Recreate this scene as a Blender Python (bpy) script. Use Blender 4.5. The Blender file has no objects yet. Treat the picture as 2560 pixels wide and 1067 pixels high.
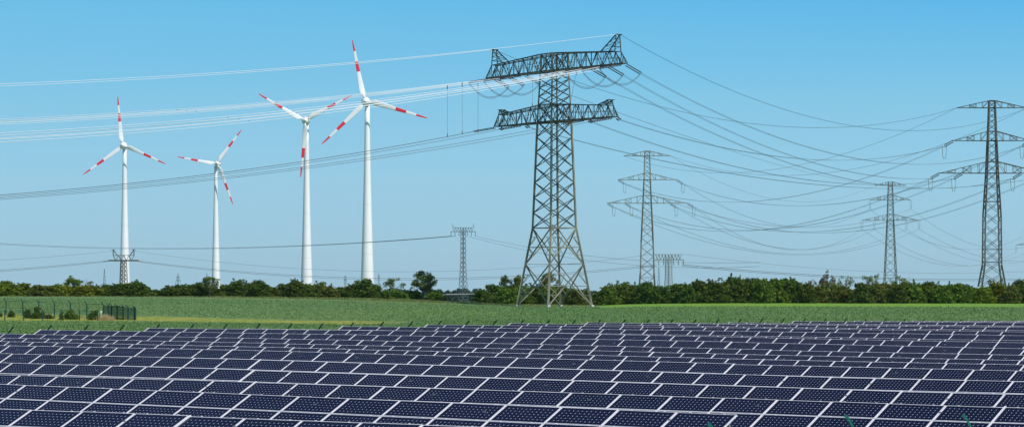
import bpy, math, random
import numpy as np
from mathutils import Vector, Matrix
R = math.radians
random.seed(7); RNG = np.random.default_rng(7)
S = bpy.context.scene
C = S.collection

# ------------------------------------------------------------------ camera, sky, sun, exposure
F = 7066.0            # focal length measured in pixels of the 2560 px wide photograph
YH = 730.0            # horizon row
ZC = 4.8              # camera height
cam_d = bpy.data.cameras.new('camera'); cam = bpy.data.objects.new('camera', cam_d); C.objects.link(cam)
cam.location = (0, 0, ZC); cam.rotation_euler = (R(90), 0, 0)
cam_d.sensor_width = 36; cam_d.lens = 36*F/2560; cam_d.shift_y = (YH-533.5)/2560
cam_d.clip_start = 0.5; cam_d.clip_end = 40000
S.camera = cam
SUN_EL, SUN_AZ = R(47), R(137)      # azimuth clockwise from the viewing direction (+y)
w = bpy.data.worlds.new('World'); S.world = w; w.use_nodes = True
nt = w.node_tree; bg = nt.nodes['Background']
sky = nt.nodes.new('ShaderNodeTexSky'); sky.sky_type = 'NISHITA'; sky.sun_disc = False
sky.sun_elevation = SUN_EL; sky.sun_rotation = SUN_AZ
sky.altitude = 0; sky.air_density = 1.0; sky.dust_density = 0.0; sky.ozone_density = 4.0
# clear-air gradient near the horizon (deeper blue to the right), running into the physical sky above
def wn(t, **k):
    q = nt.nodes.new(t)
    for a_, v_ in k.items(): setattr(q, a_, v_)
    return q
SKYS = 0.12
def lin(c): return tuple((v/255/12.92 if v/255 <= .04045 else ((v/255+.055)/1.055)**2.4)/SKYS for v in c)+(1,)
tcw = wn('ShaderNodeTexCoord'); sxy = wn('ShaderNodeSeparateXYZ'); nt.links.new(tcw.outputs['Generated'], sxy.inputs[0])
def wmap(o, a_, b_, c_=0., d_=1., st='LINEAR'):
    q = wn('ShaderNodeMapRange', interpolation_type=st)
    for i, v_ in zip((1, 2, 3, 4), (a_, b_, c_, d_)): q.inputs[i].default_value = v_
    nt.links.new(o, q.inputs[0]); return q.outputs[0]
def wmix(f_, a_, b_):
    q = wn('ShaderNodeMix', data_type='RGBA')
    for i, v_ in ((0, f_), (6, a_), (7, b_)):
        if isinstance(v_, (tuple, float)): q.inputs[i].default_value = v_
        else: nt.links.new(v_, q.inputs[i])
    return q.outputs[2]
z_ = sxy.outputs[2]
c_ = wmix(wmap(z_, -.02, .015), lin((160, 194, 211)), lin((163, 202, 220)))
c_ = wmix(wmap(z_, .012, .042), c_, lin((153, 205, 230)))
c_ = wmix(wmap(z_, .040, .075), c_, lin((128, 198, 232)))
top_ = wmix(wmap(sxy.outputs[0], -.18, .18), lin((110, 191, 233)), lin((93, 184, 234)))
c_ = wmix(wmap(z_, .070, .102), c_, top_)
c_ = wmix(wmap(z_, .12, .34, 0, 1, 'SMOOTHSTEP'), c_, sky.outputs[0])
nt.links.new(c_, bg.inputs['Color']); bg.inputs['Strength'].default_value = SKYS
sl = bpy.data.lights.new('sun', 'SUN'); sl.energy = 4.2; sl.angle = R(0.55); sl.color = (1, 0.955, 0.89)
so = bpy.data.objects.new('sun', sl); C.objects.link(so)
sd = Vector((math.sin(SUN_AZ)*math.cos(SUN_EL), math.cos(SUN_AZ)*math.cos(SUN_EL), math.sin(SUN_EL)))
so.rotation_euler = sd.to_track_quat('Z', 'Y').to_euler(); so.location = sd*200
S.view_settings.view_transform = 'Standard'; S.view_settings.look = 'None'
S.view_settings.exposure = 0.0; S.view_settings.gamma = 1
S.cycles.max_bounces = 6; S.cycles.diffuse_bounces = 3; S.cycles.transparent_max_bounces = 8

# ------------------------------------------------------------------ helpers
def W(px, py, z):
    """world point seen at photograph pixel (px,py) at distance z"""
    return Vector(((px-1280)/F*z, z, ZC-(py-YH)/F*z))
def tag(o, label=None, cat=None, group=None, kind=None):
    if label: o['label'] = label
    if cat: o['category'] = cat
    if group: o['group'] = group
    if kind: o['kind'] = kind
    return o
def empty(name, loc, rz=0):
    o = bpy.data.objects.new(name, None); o.empty_display_size = .5
    C.objects.link(o); o.location = loc; o.rotation_euler = (0, 0, rz); return o
def link(name, me, parent=None, mats=()):
    for m in mats:
        if m.name not in me.materials: me.materials.append(m)
    o = bpy.data.objects.new(name, me); C.objects.link(o)
    if parent: o.parent = parent
    return o
class MB:
    def __init__(s): s.v = []; s.f = []; s.m = []
    def add(s, vs, fs, m=0):
        b = len(s.v); s.v += [tuple(v) for v in vs]; s.f += [tuple(i+b for i in f) for f in fs]; s.m += [m]*len(fs)
    def box(s, c, d, m=0, M=None):
        x, y, z = c; a, b, e = d[0]/2, d[1]/2, d[2]/2
        vs = [Vector((x+i*a, y+j*b, z+k*e)) for k in (-1, 1) for j in (-1, 1) for i in (-1, 1)]
        if M is not None: vs = [M @ v for v in vs]
        s.add(vs, [(0, 2, 3, 1), (4, 5, 7, 6), (0, 1, 5, 4), (2, 6, 7, 3), (0, 4, 6, 2), (1, 3, 7, 5)], m)
    def bar(s, p, q, w, m=0, w2=None):
        p = Vector(p); q = Vector(q); d = q-p
        if d.length < 1e-6: return
        d.normalize(); u = d.cross(Vector((0, 0, 1)))
        if u.length < .05: u = d.cross(Vector((1, 0, 0)))
        u.normalize(); v = d.cross(u); h = w/2; g = (w2 if w2 else w)/2
        vs = [p+u*h*a+v*h*b for a, b in ((-1, -1), (1, -1), (1, 1), (-1, 1))]+[q+u*g*a+v*g*b for a, b in ((-1, -1), (1, -1), (1, 1), (-1, 1))]
        s.add(vs, [(0, 1, 5, 4), (1, 2, 6, 5), (2, 3, 7, 6), (3, 0, 4, 7), (3, 2, 1, 0), (4, 5, 6, 7)], m)
    def tube(s, pts, r, n=6, m=0, cap=True):
        pts = [Vector(p) for p in pts]; rs = r if isinstance(r, (list, tuple)) else [r]*len(pts)
        b = len(s.v); N = len(pts)
        for i, p in enumerate(pts):
            d = (pts[min(i+1, N-1)]-pts[max(i-1, 0)]).normalized()
            u = d.cross(Vector((0, 0, 1)))
            if u.length < .05: u = d.cross(Vector((1, 0, 0)))
            u.normalize(); v = d.cross(u)
            for k in range(n):
                a = 2*math.pi*k/n; s.v.append(tuple(p+u*math.cos(a)*rs[i]+v*math.sin(a)*rs[i]))
        for i in range(N-1):
            for k in range(n):
                s.f.append((b+i*n+k, b+i*n+(k+1) % n, b+(i+1)*n+(k+1) % n, b+(i+1)*n+k)); s.m.append(m)
        if cap:
            s.f.append(tuple(b+k for k in range(n))[::-1]); s.m.append(m)
            s.f.append(tuple(b+(N-1)*n+k for k in range(n))); s.m.append(m)
    def mesh(s, name, mats, smooth=False):
        me = bpy.data.meshes.new(name); me.from_pydata(s.v, [], s.f)
        for m in mats: me.materials.append(m)
        if len(mats) > 1: me.polygons.foreach_set('material_index', s.m)
        if smooth: me.polygons.foreach_set('use_smooth', [True]*len(s.f))
        me.update(); return me
    def build(s, name, mats, parent=None, smooth=False):
        if not isinstance(mats, (list, tuple)): mats = [mats]
        return link(name, s.mesh(name, mats, smooth), parent)
def quads_mesh(name, V, mat):
    """V: (n,4,3) array of loose quads"""
    n = len(V); me = bpy.data.meshes.new(name)
    me.vertices.add(4*n); me.vertices.foreach_set('co', V.reshape(-1).astype(np.float32))
    me.loops.add(4*n); me.loops.foreach_set('vertex_index', np.arange(4*n, dtype=np.int32))
    me.polygons.add(n); me.polygons.foreach_set('loop_start', np.arange(0, 4*n, 4, dtype=np.int32))
    me.polygons.foreach_set('loop_total', np.full(n, 4, dtype=np.int32))
    me.update(calc_edges=True); me.materials.append(mat); return me

# ------------------------------------------------------------------ materials
def mat(name, col, rough=.6, metal=0., var=0., scale=3., bump=0., spec=.5, coat=0.):
    m = bpy.data.materials.new(name); m.use_nodes = True; n = m.node_tree; b = n.nodes['Principled BSDF']
    b.inputs['Base Color'].default_value = (*col, 1); b.inputs['Roughness'].default_value = rough
    b.inputs['Metallic'].default_value = metal; b.inputs['Specular IOR Level'].default_value = spec
    b.inputs['Coat Weight'].default_value = coat
    if var or bump:
        tc = n.nodes.new('ShaderNodeTexCoord'); no = n.nodes.new('ShaderNodeTexNoise')
        no.inputs['Scale'].default_value = scale; no.inputs['Detail'].default_value = 5
        n.links.new(tc.outputs['Object'], no.inputs['Vector'])
        if var:
            mr = n.nodes.new('ShaderNodeMapRange'); mr.inputs['From Min'].default_value = .3; mr.inputs['From Max'].default_value = .7
            mr.inputs['To Min'].default_value = 1-var; mr.inputs['To Max'].default_value = 1+var
            n.links.new(no.outputs['Fac'], mr.inputs['Value'])
            vm = n.nodes.new('ShaderNodeVectorMath'); vm.operation = 'SCALE'; vm.inputs[0].default_value = col
            n.links.new(mr.outputs[0], vm.inputs['Scale']); n.links.new(vm.outputs[0], b.inputs['Base Color'])
        if bump:
            bp = n.nodes.new('ShaderNodeBump'); bp.inputs['Strength'].default_value = bump
            n.links.new(no.outputs['Fac'], bp.inputs['Height']); n.links.new(bp.outputs[0], b.inputs['Normal'])
    return m
def leaf_mat(name, c1, c2, trans=.38):
    m = bpy.data.materials.new(name); m.use_nodes = True; n = m.node_tree; n.nodes.clear()
    out = n.nodes.new('ShaderNodeOutputMaterial'); df = n.nodes.new('ShaderNodeBsdfDiffuse'); tr = n.nodes.new('ShaderNodeBsdfTranslucent')
    mx = n.nodes.new('ShaderNodeMixShader'); mx.inputs[0].default_value = trans
    ge = n.nodes.new('ShaderNodeNewGeometry'); oi = n.nodes.new('ShaderNodeObjectInfo')
    tc = n.nodes.new('ShaderNodeTexCoord'); no = n.nodes.new('ShaderNodeTexNoise'); no.inputs['Scale'].default_value = .9; no.inputs['Detail'].default_value = 2
    n.links.new(tc.outputs['Object'], no.inputs['Vector'])
    ad = n.nodes.new('ShaderNodeMath'); ad.operation = 'MULTIPLY_ADD'; ad.inputs[1].default_value = .55
    n.links.new(ge.outputs['Random Per Island'], ad.inputs[0])
    a2 = n.nodes.new('ShaderNodeMath'); a2.operation = 'MULTIPLY_ADD'; a2.inputs[1].default_value = .45; a2.inputs[2].default_value = -.12
    n.links.new(no.outputs['Fac'], a2.inputs[0]); n.links.new(a2.outputs[0], ad.inputs[2])
    cm = n.nodes.new('ShaderNodeMix'); cm.data_type = 'RGBA'; cm.inputs[6].default_value = (*c1, 1); cm.inputs[7].default_value = (*c2, 1)
    n.links.new(ad.outputs[0], cm.inputs[0])
    hs = n.nodes.new('ShaderNodeHueSaturation')
    mr = n.nodes.new('ShaderNodeMapRange'); mr.inputs['To Min'].default_value = .492; mr.inputs['To Max'].default_value = .518
    n.links.new(oi.outputs['Random'], mr.inputs[0]); n.links.new(mr.outputs[0], hs.inputs['Hue'])
    mv = n.nodes.new('ShaderNodeMapRange'); mv.inputs['To Min'].default_value = .95; mv.inputs['To Max'].default_value = 1.25
    n.links.new(oi.outputs['Random'], mv.inputs[0]); n.links.new(mv.outputs[0], hs.inputs['Value'])
    n.links.new(cm.outputs[2], hs.inputs['Color'])
    n.links.new(hs.outputs[0], df.inputs['Color']); n.links.new(hs.outputs[0], tr.inputs['Color'])
    n.links.new(df.outputs[0], mx.inputs[1]); n.links.new(tr.outputs[0], mx.inputs[2]); n.links.new(mx.outputs[0], out.inputs['Surface'])
    return m
M = {}
M['steel_near'] = mat('shade_dark_steel', (.048, .056, .042), .7, var=.5, scale=.5)  # shaded look of arms, upper bracing and horned pylon painted into the colour
M['steel_leg'] = mat('sunlit_olive_steel', (.20, .20, .14), .75, var=.5, scale=.35)  # sunlit look of legs and lower bracing painted into the colour
M['steel_mid'] = mat('galvanised_steel', (.15, .165, .135), .65, var=.3, scale=.4)
M['steel_dark'] = mat('dark_galvanised_steel', (.065, .07, .062), .65, var=.3, scale=.4)
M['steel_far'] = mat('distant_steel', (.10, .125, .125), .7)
M['insulator'] = mat('brown_porcelain', (.055, .04, .04), .25)
M['cable_white'] = mat('glint_white_cable', (.85, .86, .88), .5)  # sun glint along the cables painted in as white
M['cable_dark'] = mat('unlit_grey_cable', (.085, .11, .125), .6)  # dark look of cables without sun glint put into the colour
M['cable_far'] = mat('unlit_far_cable', (.13, .17, .20), .6)  # far cables, also without glint, their unlit tone set as base colour
M['white'] = mat('white_turbine_paint', (.80, .80, .79), .38, var=.035, scale=.08)
M['grey'] = mat('light_grey_turbine_paint', (.55, .56, .58), .45)
M['red'] = mat('signal_red_paint', (.72, .018, .035), .4)
M['alu'] = mat('module_frame_aluminium', (.74, .72, .735), .42, var=.12, scale=3)
M['galv'] = mat('galvanised_rack', (.35, .36, .37), .5, metal=.6, var=.15, scale=5)
M['fence_dark'] = mat('dark_green_fence_paint', (.008, .020, .014), .9, spec=.1)
M['fence_green'] = mat('green_fence_paint', (.007, .062, .044), .7, spec=.25)
M['fence_bright'] = mat('teal_green_fence_paint', (.006, .15, .10), .35)
M['bark'] = mat('bark', (.10, .085, .065), .9, var=.3, scale=4)
M['bare'] = mat('bare_grey_twigs', (.15, .14, .12), .9)
M['leaf_dark'] = leaf_mat('dark_hedge_leaves', (.030, .058, .009), (.185, .265, .045))
M['leaf_mid'] = leaf_mat('mid_green_leaves', (.040, .080, .010), (.25, .36, .05))
M['leaf_olive'] = leaf_mat('olive_leaves', (.060, .088, .009), (.33, .38, .04))
M['leaf_brown'] = leaf_mat('brownish_leaves', (.055, .075, .015), (.27, .30, .06))
M['leaf_red'] = leaf_mat('reddish_leaves', (.09, .055, .022), (.20, .14, .045))
M['leaf_pale'] = leaf_mat('pale_sparse_leaves', (.055, .085, .018), (.26, .32, .075))
M['leaf_yellow'] = leaf_mat('yellow_flecked_leaves', (.08, .10, .01), (.36, .38, .03))
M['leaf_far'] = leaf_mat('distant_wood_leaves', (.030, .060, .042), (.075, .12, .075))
M['reed'] = leaf_mat('dry_reed', (.36, .27, .13), (.62, .48, .28))
M['verge'] = leaf_mat('pale_verge_grass', (.12, .15, .04), (.36, .38, .15))
M['crop_blade'] = leaf_mat('crop_blades', (.07, .135, .032), (.20, .285, .078))
M['concrete'] = mat('pale_concrete', (.5, .48, .43), .8)

# solar glass: 12 x 6 pseudo-square cells of 125 mm with bright corner diamonds and thin gaps
def cell_mat():
    m = bpy.data.materials.new('solar_cells'); m.use_nodes = True; n = m.node_tree; b = n.nodes['Principled BSDF']
    tc = n.nodes.new('ShaderNodeTexCoord'); sx = n.nodes.new('ShaderNodeSeparateXYZ'); n.links.new(tc.outputs['Object'], sx.inputs[0])
    def mth(op, a, b_=None, c=None):
        q = n.nodes.new('ShaderNodeMath'); q.operation = op
        for i, v in enumerate((a, b_, c)):
            if v is None: continue
            if isinstance(v, (int, float)): q.inputs[i].default_value = v
            else: n.links.new(v, q.inputs[i])
        return q.outputs[0]
    def dist(o):      # distance to nearest cell edge line, in metres
        f = mth('DIVIDE', o, .125); return mth('MULTIPLY', mth('ABSOLUTE', mth('SUBTRACT', f, mth('ROUND', f))), .125)
    a = dist(sx.outputs[0]); c = dist(sx.outputs[1])
    dia = mth('LESS_THAN', mth('ADD', a, c), .0150)
    lin = mth('LESS_THAN', mth('MINIMUM', a, c), .0013)
    inx = mth('LESS_THAN', mth('ABSOLUTE', sx.outputs[0]), .74); iny = mth('LESS_THAN', mth('ABSOLUTE', sx.outputs[1]), .365)
    ins = mth('MULTIPLY', inx, iny)
    oi = n.nodes.new('ShaderNodeObjectInfo')
    c1 = n.nodes.new('ShaderNodeMix'); c1.data_type = 'RGBA'; c1.inputs[6].default_value = (.0020, .0032, .015, 1); c1.inputs[7].default_value = (.0075, .0052, .021, 1)
    n.links.new(oi.outputs['Random'], c1.inputs[0])
    no = n.nodes.new('ShaderNodeTexNoise'); no.inputs['Scale'].default_value = 2.2; n.links.new(tc.outputs['Object'], no.inputs['Vector'])
    c2 = n.nodes.new('ShaderNodeMix'); c2.data_type = 'RGBA'; c2.inputs[7].default_value = (.0035, .007, .026, 1)
    n.links.new(no.outputs['Fac'], c2.inputs[0]); n.links.new(c1.outputs[2], c2.inputs[6])
    l1 = n.nodes.new('ShaderNodeMix'); l1.data_type = 'RGBA'; l1.inputs[7].default_value = (.13, .15, .22, 1)
    n.links.new(mth('MULTIPLY', lin, ins), l1.inputs[0]); n.links.new(c2.outputs[2], l1.inputs[6])
    l2 = n.nodes.new('ShaderNodeMix'); l2.data_type = 'RGBA'; l2.inputs[7].default_value = (.55, .60, .74, 1)
    n.links.new(mth('MULTIPLY', dia, ins), l2.inputs[0]); n.links.new(l1.outputs[2], l2.inputs[6])
    n.links.new(l2.outputs[2], b.inputs['Base Color'])
    rr = n.nodes.new('ShaderNodeMapRange'); rr.inputs['To Min'].default_value = .08; rr.inputs['To Max'].default_value = .18; n.links.new(no.outputs['Fac'], rr.inputs[0]); n.links.new(rr.outputs[0], b.inputs['Roughness']); b.inputs['Specular IOR Level'].default_value = .09
    return m
M['cells'] = cell_mat()

# ------------------------------------------------------------------ solar rows: position, heights and phase of every row
AL = R(35.0); SA, CA = math.sin(AL), math.cos(AL); TAU = R(25.2)
UX, NX = Vector((CA, -SA, 0)), Vector((SA, CA, 0))
RD = {k: d for k, d in zip(range(-1, 12), [46.78, 55.43, 63.8, 72.14, 80.65, 89.08, 97.33, 105.94, 114.28, 122.7, 131.1, 139.6, 147.94])}
for k in range(12, 24): RD[k] = 147.94+8.42*(k-11)
PH = {-1: -41.4, 0: -32.59, 1: -53.9, 2: -61.0, 3: -67.9, 4: -76.5, 5: -80.0, 6: -90.56, 7: -113.36, 8: -120.45, 9: -119.39, 10: -118.5, 11: -117.38,
      12: -116.6, 13: -115.5, 14: -114.5, 15: -113.5, 16: -112.4, 17: -111.4, 18: -110.4, 19: -109.35, 20: -108.3, 21: -107.4, 22: -106.4}
DROP = {-1: [(-47, 2.66), (-35, 2.75)], 0: [(-56, 2.51), (-50, 2.55), (-45, 2.62), (-41, 2.65), (-37, 2.71), (-33, 2.76)],
1: [(-64, 2.55), (-58, 2.61), (-52, 2.65), (-47, 2.68), (-42, 2.73), (-39, 2.77), (-34, 2.79), (-29, 2.81)],
2: [(-73, 2.44), (-65, 2.53), (-59, 2.61), (-54, 2.65), (-48, 2.71), (-44, 2.75), (-38, 2.79), (-33, 2.83)],
3: [(-81, 2.39), (-75, 2.43), (-67, 2.51), (-60, 2.57), (-53, 2.63), (-49, 2.69), (-43, 2.73), (-37, 2.78)],
4: [(-90, 2.31), (-83, 2.34), (-74, 2.39), (-66, 2.47), (-60, 2.53), (-55, 2.57), (-47, 2.67), (-41, 2.72)],
5: [(-98, 2.33), (-90, 2.38), (-81, 2.45), (-73, 2.51), (-65, 2.58), (-60, 2.62), (-55, 2.65), (-50, 2.70), (-45, 2.74)],
6: [(-107, 2.36), (-98, 2.40), (-88, 2.48), (-79, 2.54), (-71, 2.59), (-65, 2.65), (-60, 2.71), (-54, 2.75), (-49, 2.79)],
7: [(-115, 2.34), (-106, 2.37), (-95, 2.41), (-85, 2.49), (-76, 2.55), (-70, 2.60), (-65, 2.67), (-59, 2.74), (-53, 2.79)],
8: [(-120, 2.24), (-114, 2.27), (-102, 2.30), (-92, 2.36), (-82, 2.41), (-75, 2.46), (-69, 2.53), (-63, 2.59), (-57, 2.70)],
9: [(-119, 2.22), (-110, 2.22), (-104, 2.22), (-96, 2.23), (-88, 2.27), (-81, 2.36), (-74, 2.42), (-67, 2.49), (-60, 2.59)],
10: [(-119, 2.33), (-113, 2.35), (-94, 2.41), (-86, 2.48), (-79, 2.50), (-72, 2.53), (-64, 2.60)],
11: [(-117, 2.26), (-108, 2.29), (-99, 2.30), (-91, 2.32), (-84, 2.37), (-76, 2.39), (-68, 2.45)],
12: [(-117, 2.23), (-105, 2.25), (-96, 2.26), (-88, 2.27), (-80, 2.34), (-72, 2.37)],
13: [(-115, 2.20), (-110, 2.22), (-101, 2.30), (-93, 2.33), (-84, 2.36), (-76, 2.42)],
14: [(-114, 2.22), (-105, 2.24), (-80, 2.34)], 15: [(-113, 2.31), (-95, 2.34), (-83, 2.35)], 16: [(-112, 2.35), (-105, 2.37), (-90, 2.44)],
17: [(-111, 2.32), (-90, 2.32)], 18: [(-110, 2.36), (-95, 2.37)], 19: [(-109, 2.42), (-98, 2.43)], 20: [(-108, 2.48), (-100, 2.48)], 21: [(-107, 2.53), (-100, 2.55)],
22: [(-106, 2.58), (-100, 2.6)]}
def interp(tab, t):
    if t <= tab[0][0]: return tab[0][1]
    for (a, b), (c, d) in zip(tab, tab[1:]):
        if t <= c: return b+(d-b)*(t-a)/(c-a)
    return tab[-1][1]
TOPH = 2.15
def near_drop(x, y):
    D = x*SA+y*CA; t = x*CA-y*SA
    f = max(-1, min(22, (D-46.78)/8.42-1)); k = int(math.floor(f)); k = min(k, 21); f -= k
    return interp(DROP[k], t)*(1-f)+interp(DROP[k+1], t)*f+TOPH
FARY = [(377, [(0, 800), (350, 800), (860, 801), (1280, 797), (1800, 793), (2560, 792)]),
        (520, [(0, 739), (300, 740), (600, 742), (900, 748), (1100, 755), (1290, 762), (1480, 763), (1600, 759), (1800, 757), (2560, 758)])]
FARD = [(700, 2.9), (945, 3.6), (1500, 5.0), (3000, 8.0), (9000, 12.0), (30000, 20.0)]
def GZ(x, y): return ZC-ground_drop(x, y)

# ------------------------------------------------------------------ ground
def yel_of(px, y):
    lo, hi = np.interp(px, [-200, 0, 350, 860, 1150], [372, 372, 368, 345, 345]), np.interp(px, [-200, 0, 350, 860, 1150], [412, 408, 396, 374, 362])
    return np.clip((y-lo)/16+.5, 0, 1)*np.clip((hi-y)/14+.5, 0, 1)*.85*np.clip((1150-px)/250, 0, 1)
def bright_of(px, y): return np.clip((px-1470)/60, 0, 1)*np.clip((y-(480-np.clip((px-1470)/1500, 0, 1)*16))/6, 0, 1)
def build_ground():
    ys = [-60, -20, 0, 20, 35]+list(np.arange(45, 270, 5.0))+list(np.arange(270, 540, 6.0))+[560, 600, 650, 700, 800, 945, 1100, 1300, 1500, 2000, 3000, 5000, 9000, 16000, 30000]
    SS = np.linspace(-1, 1, 181); SS = np.sign(SS)*(np.abs(SS)**1.3)
    v = []; zy = []
    for y in ys:
        hw = 60+.42*max(y, 0)
        for s_ in SS:
            x = s_*hw; v.append((x, y, GZ(x, y)))
            yy = max(y, 20); px = 1280+F*x/yy
            # dry yellow verge round the fenced plot, and a brighter young crop strip before the right hedge
            yel = yel_of(px, y); br = bright_of(px, y)
            base = 1.0 if y < zbn(x, y) else 0.0
            zy.append((yel, br, base, 1))
    n = len(SS); f = [(i*n+j, i*n+j+1, (i+1)*n+j+1, (i+1)*n+j) for i in range(len(ys)-1) for j in range(n-1)]
    me = bpy.data.meshes.new('field'); me.from_pydata(v, [], f)
    ca = me.color_attributes.new('zone', 'FLOAT_COLOR', 'POINT'); ca.data.foreach_set('color', np.array(zy, dtype=np.float32).reshape(-1))
    me.polygons.foreach_set('use_smooth', [True]*len(f))
    m = bpy.data.materials.new('crop_field'); m.use_nodes = True; N = m.node_tree; b = N.nodes['Principled BSDF']
    b.inputs['Roughness'].default_value = .9; b.inputs['Specular IOR Level'].default_value = .15
    ge = N.nodes.new('ShaderNodeNewGeometry'); mp = N.nodes.new('ShaderNodeMapping'); mp.inputs['Scale'].default_value = (1, .30, 1)
    N.links.new(ge.outputs['Position'], mp.inputs[0])
    def noise(sc, det, vec):
        q = N.nodes.new('ShaderNodeTexNoise'); q.inputs['Scale'].default_value = sc; q.inputs['Detail'].default_value = det; N.links.new(vec, q.inputs['Vector']); return q.outputs['Fac']
    def mixc(f_, a, bb):
        q = N.nodes.new('ShaderNodeMix'); q.data_type = 'RGBA'
        for i, vv in ((0, f_), (6, a), (7, bb)):
            if isinstance(vv, (tuple, float)): q.inputs[i].default_value = (*vv, 1) if isinstance(vv, tuple) else vv
            else: N.links.new(vv, q.inputs[i])
        return q.outputs[2]
    def ramp(o, lo, hi):
        q = N.nodes.new('ShaderNodeMapRange'); q.inputs['From Min'].default_value = lo; q.inputs['From Max'].default_value = hi; N.links.new(o, q.inputs[0]); return q.outputs[0]
    fine = noise(1.7, 7, mp.outputs[0]); mid = noise(.35, 4, mp.outputs[0]); big = noise(.02, 4, ge.outputs['Position'])
    c = mixc(ramp(fine, .34, .66), (.060, .125, .030), (.175, .262, .092))
    c = mixc(ramp(mid, .35, .7), c, mixc(ramp(fine, .36, .64), (.080, .150, .030), (.205, .280, .085)))
    c = mixc(ramp(big, .35, .65), c, mixc(ramp(fine, .36, .64), (.056, .125, .040), (.155, .248, .090)))
    yc = mixc(ramp(fine, .36, .64), (.12, .17, .022), (.33, .35, .05)); yc = mixc(ramp(mid, .5, .8), yc, (.38, .32, .08))
    bc = mixc(ramp(fine, .36, .64), (.11, .23, .022), (.19, .34, .04))
    at = N.nodes.new('ShaderNodeAttribute'); at.attribute_name = 'zone'; sp = N.nodes.new('ShaderNodeSeparateColor'); N.links.new(at.outputs['Color'], sp.inputs[0])
    def edge(o):
        q = N.nodes.new('ShaderNodeMath'); q.operation = 'ADD'; N.links.new(o, q.inputs[0])
        r2 = N.nodes.new('ShaderNodeMath'); r2.operation = 'MULTIPLY_ADD'; r2.inputs[1].default_value = .7; r2.inputs[2].default_value = -.35; N.links.new(mid, r2.inputs[0]); N.links.new(r2.outputs[0], q.inputs[1])
        return ramp(q.outputs[0], .35, .65)
    c = mixc(edge(sp.outputs[0]), c, yc); c = mixc(edge(sp.outputs[1]), c, bc)
    c = mixc(sp.outputs[2], c, mixc(ramp(mid, .3, .7), (.05, .085, .02), (.16, .15, .06)))
    N.links.new(c, b.inputs['Base Color'])
    bp = N.nodes.new('ShaderNodeBump'); bp.inputs['Strength'].default_value = .4; bp.inputs['Distance'].default_value = .25
    N.links.new(fine, bp.inputs['Height']); N.links.new(bp.outputs[0], b.inputs['Normal'])
    o = link('ground', me, None, [m]); tag(o, kind='structure')
def zbn(x, y):
    X = x/max(y, 20.); X = max(-.195, min(.195, X))
    zb = (120.5+.119*122.7)/(SA-X*CA+.119*(CA+X*SA)); return max(150, min(270, zb))+9
def ground_drop(x, y, _near=near_drop):
    yy = max(y, 20.0); X = max(-.195, min(.195, x/yy)); px = 1280+F*X
    zb = zbn(x, y)+5
    if y <= zb: return _near(x, max(y, 20.))-max(0., min(1., (45-y)/17))*.95
    kn = [(zb, _near(X*zb, zb)), (377, (interp(FARY[0][1], px)-YH)/F*377), (520, (interp(FARY[1][1], px)-YH)/F*520)]+FARD
    return interp(kn, y)
build_ground()

# ------------------------------------------------------------------ solar tables
ML, MW = 1.58, .808; PL, PW = 1.60, .828
def module_mesh():
    b = MB(); fw, fh, fd = .027, .019, .034
    b.box((0, MW/2-fh/2, -fd/2), (ML, fh, fd), 0); b.box((0, -MW/2+fh/2, -fd/2), (ML, fh, fd), 0)
    b.box((ML/2-fw/2, 0, -fd/2), (fw, MW-2*fh, fd), 0); b.box((-ML/2+fw/2, 0, -fd/2), (fw, MW-2*fh, fd), 0)
    b.box((0, 0, -.009), (ML-2*fw, MW-2*fh, .010), 1)
    for x in (-.45, .45):
        for y in (-MW/2-.008, MW/2+.008): b.box((x, y, -.004), (.05, .022, .016), 0)
    return b.mesh('solar_module', [M['alu'], M['cells']])
MOD = module_mesh()
b = MB(); b.box((0, 0, 0), (24.0-.06, .06, .09)); RAIL = b.mesh('rail', [M['galv']])
b = MB(); b.box((0, 0, -MW*1.5-.0), (.045, .02, .02)); b = MB()
b.box((0, 0, 0), (.055, 3*PW, .02)); ENDC = b.mesh('end_cover', [M['alu']])
def post_mesh(h):
    b = MB(); b.box((0, -.03, h/2), (.10, .008, h)); b.box((0, .03, h/2), (.10, .008, h)); b.box((0, 0, h/2), (.008, .052, h)); return b.mesh('post', [M['galv']])
PR, PFr = post_mesh(TOPH+.3), post_mesh(TOPH-.75+.3)
ct, st = math.cos(TAU), math.sin(TAU)
NMT = 15
ORD = ['front', 'second', 'third', 'fourth', 'fifth', 'sixth', 'seventh', 'eighth', 'ninth', 'tenth', 'eleventh', 'twelfth', 'thirteenth', 'fourteenth', 'fifteenth', 'sixteenth',
       'seventeenth', 'eighteenth', 'nineteenth', 'twentieth', 'twenty-first', 'twenty-second', 'twenty-third', 'twenty-fourth']
POS = ['leftmost', 'second from the left', 'third from the left', 'fourth from the left', 'fifth from the left']
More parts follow.
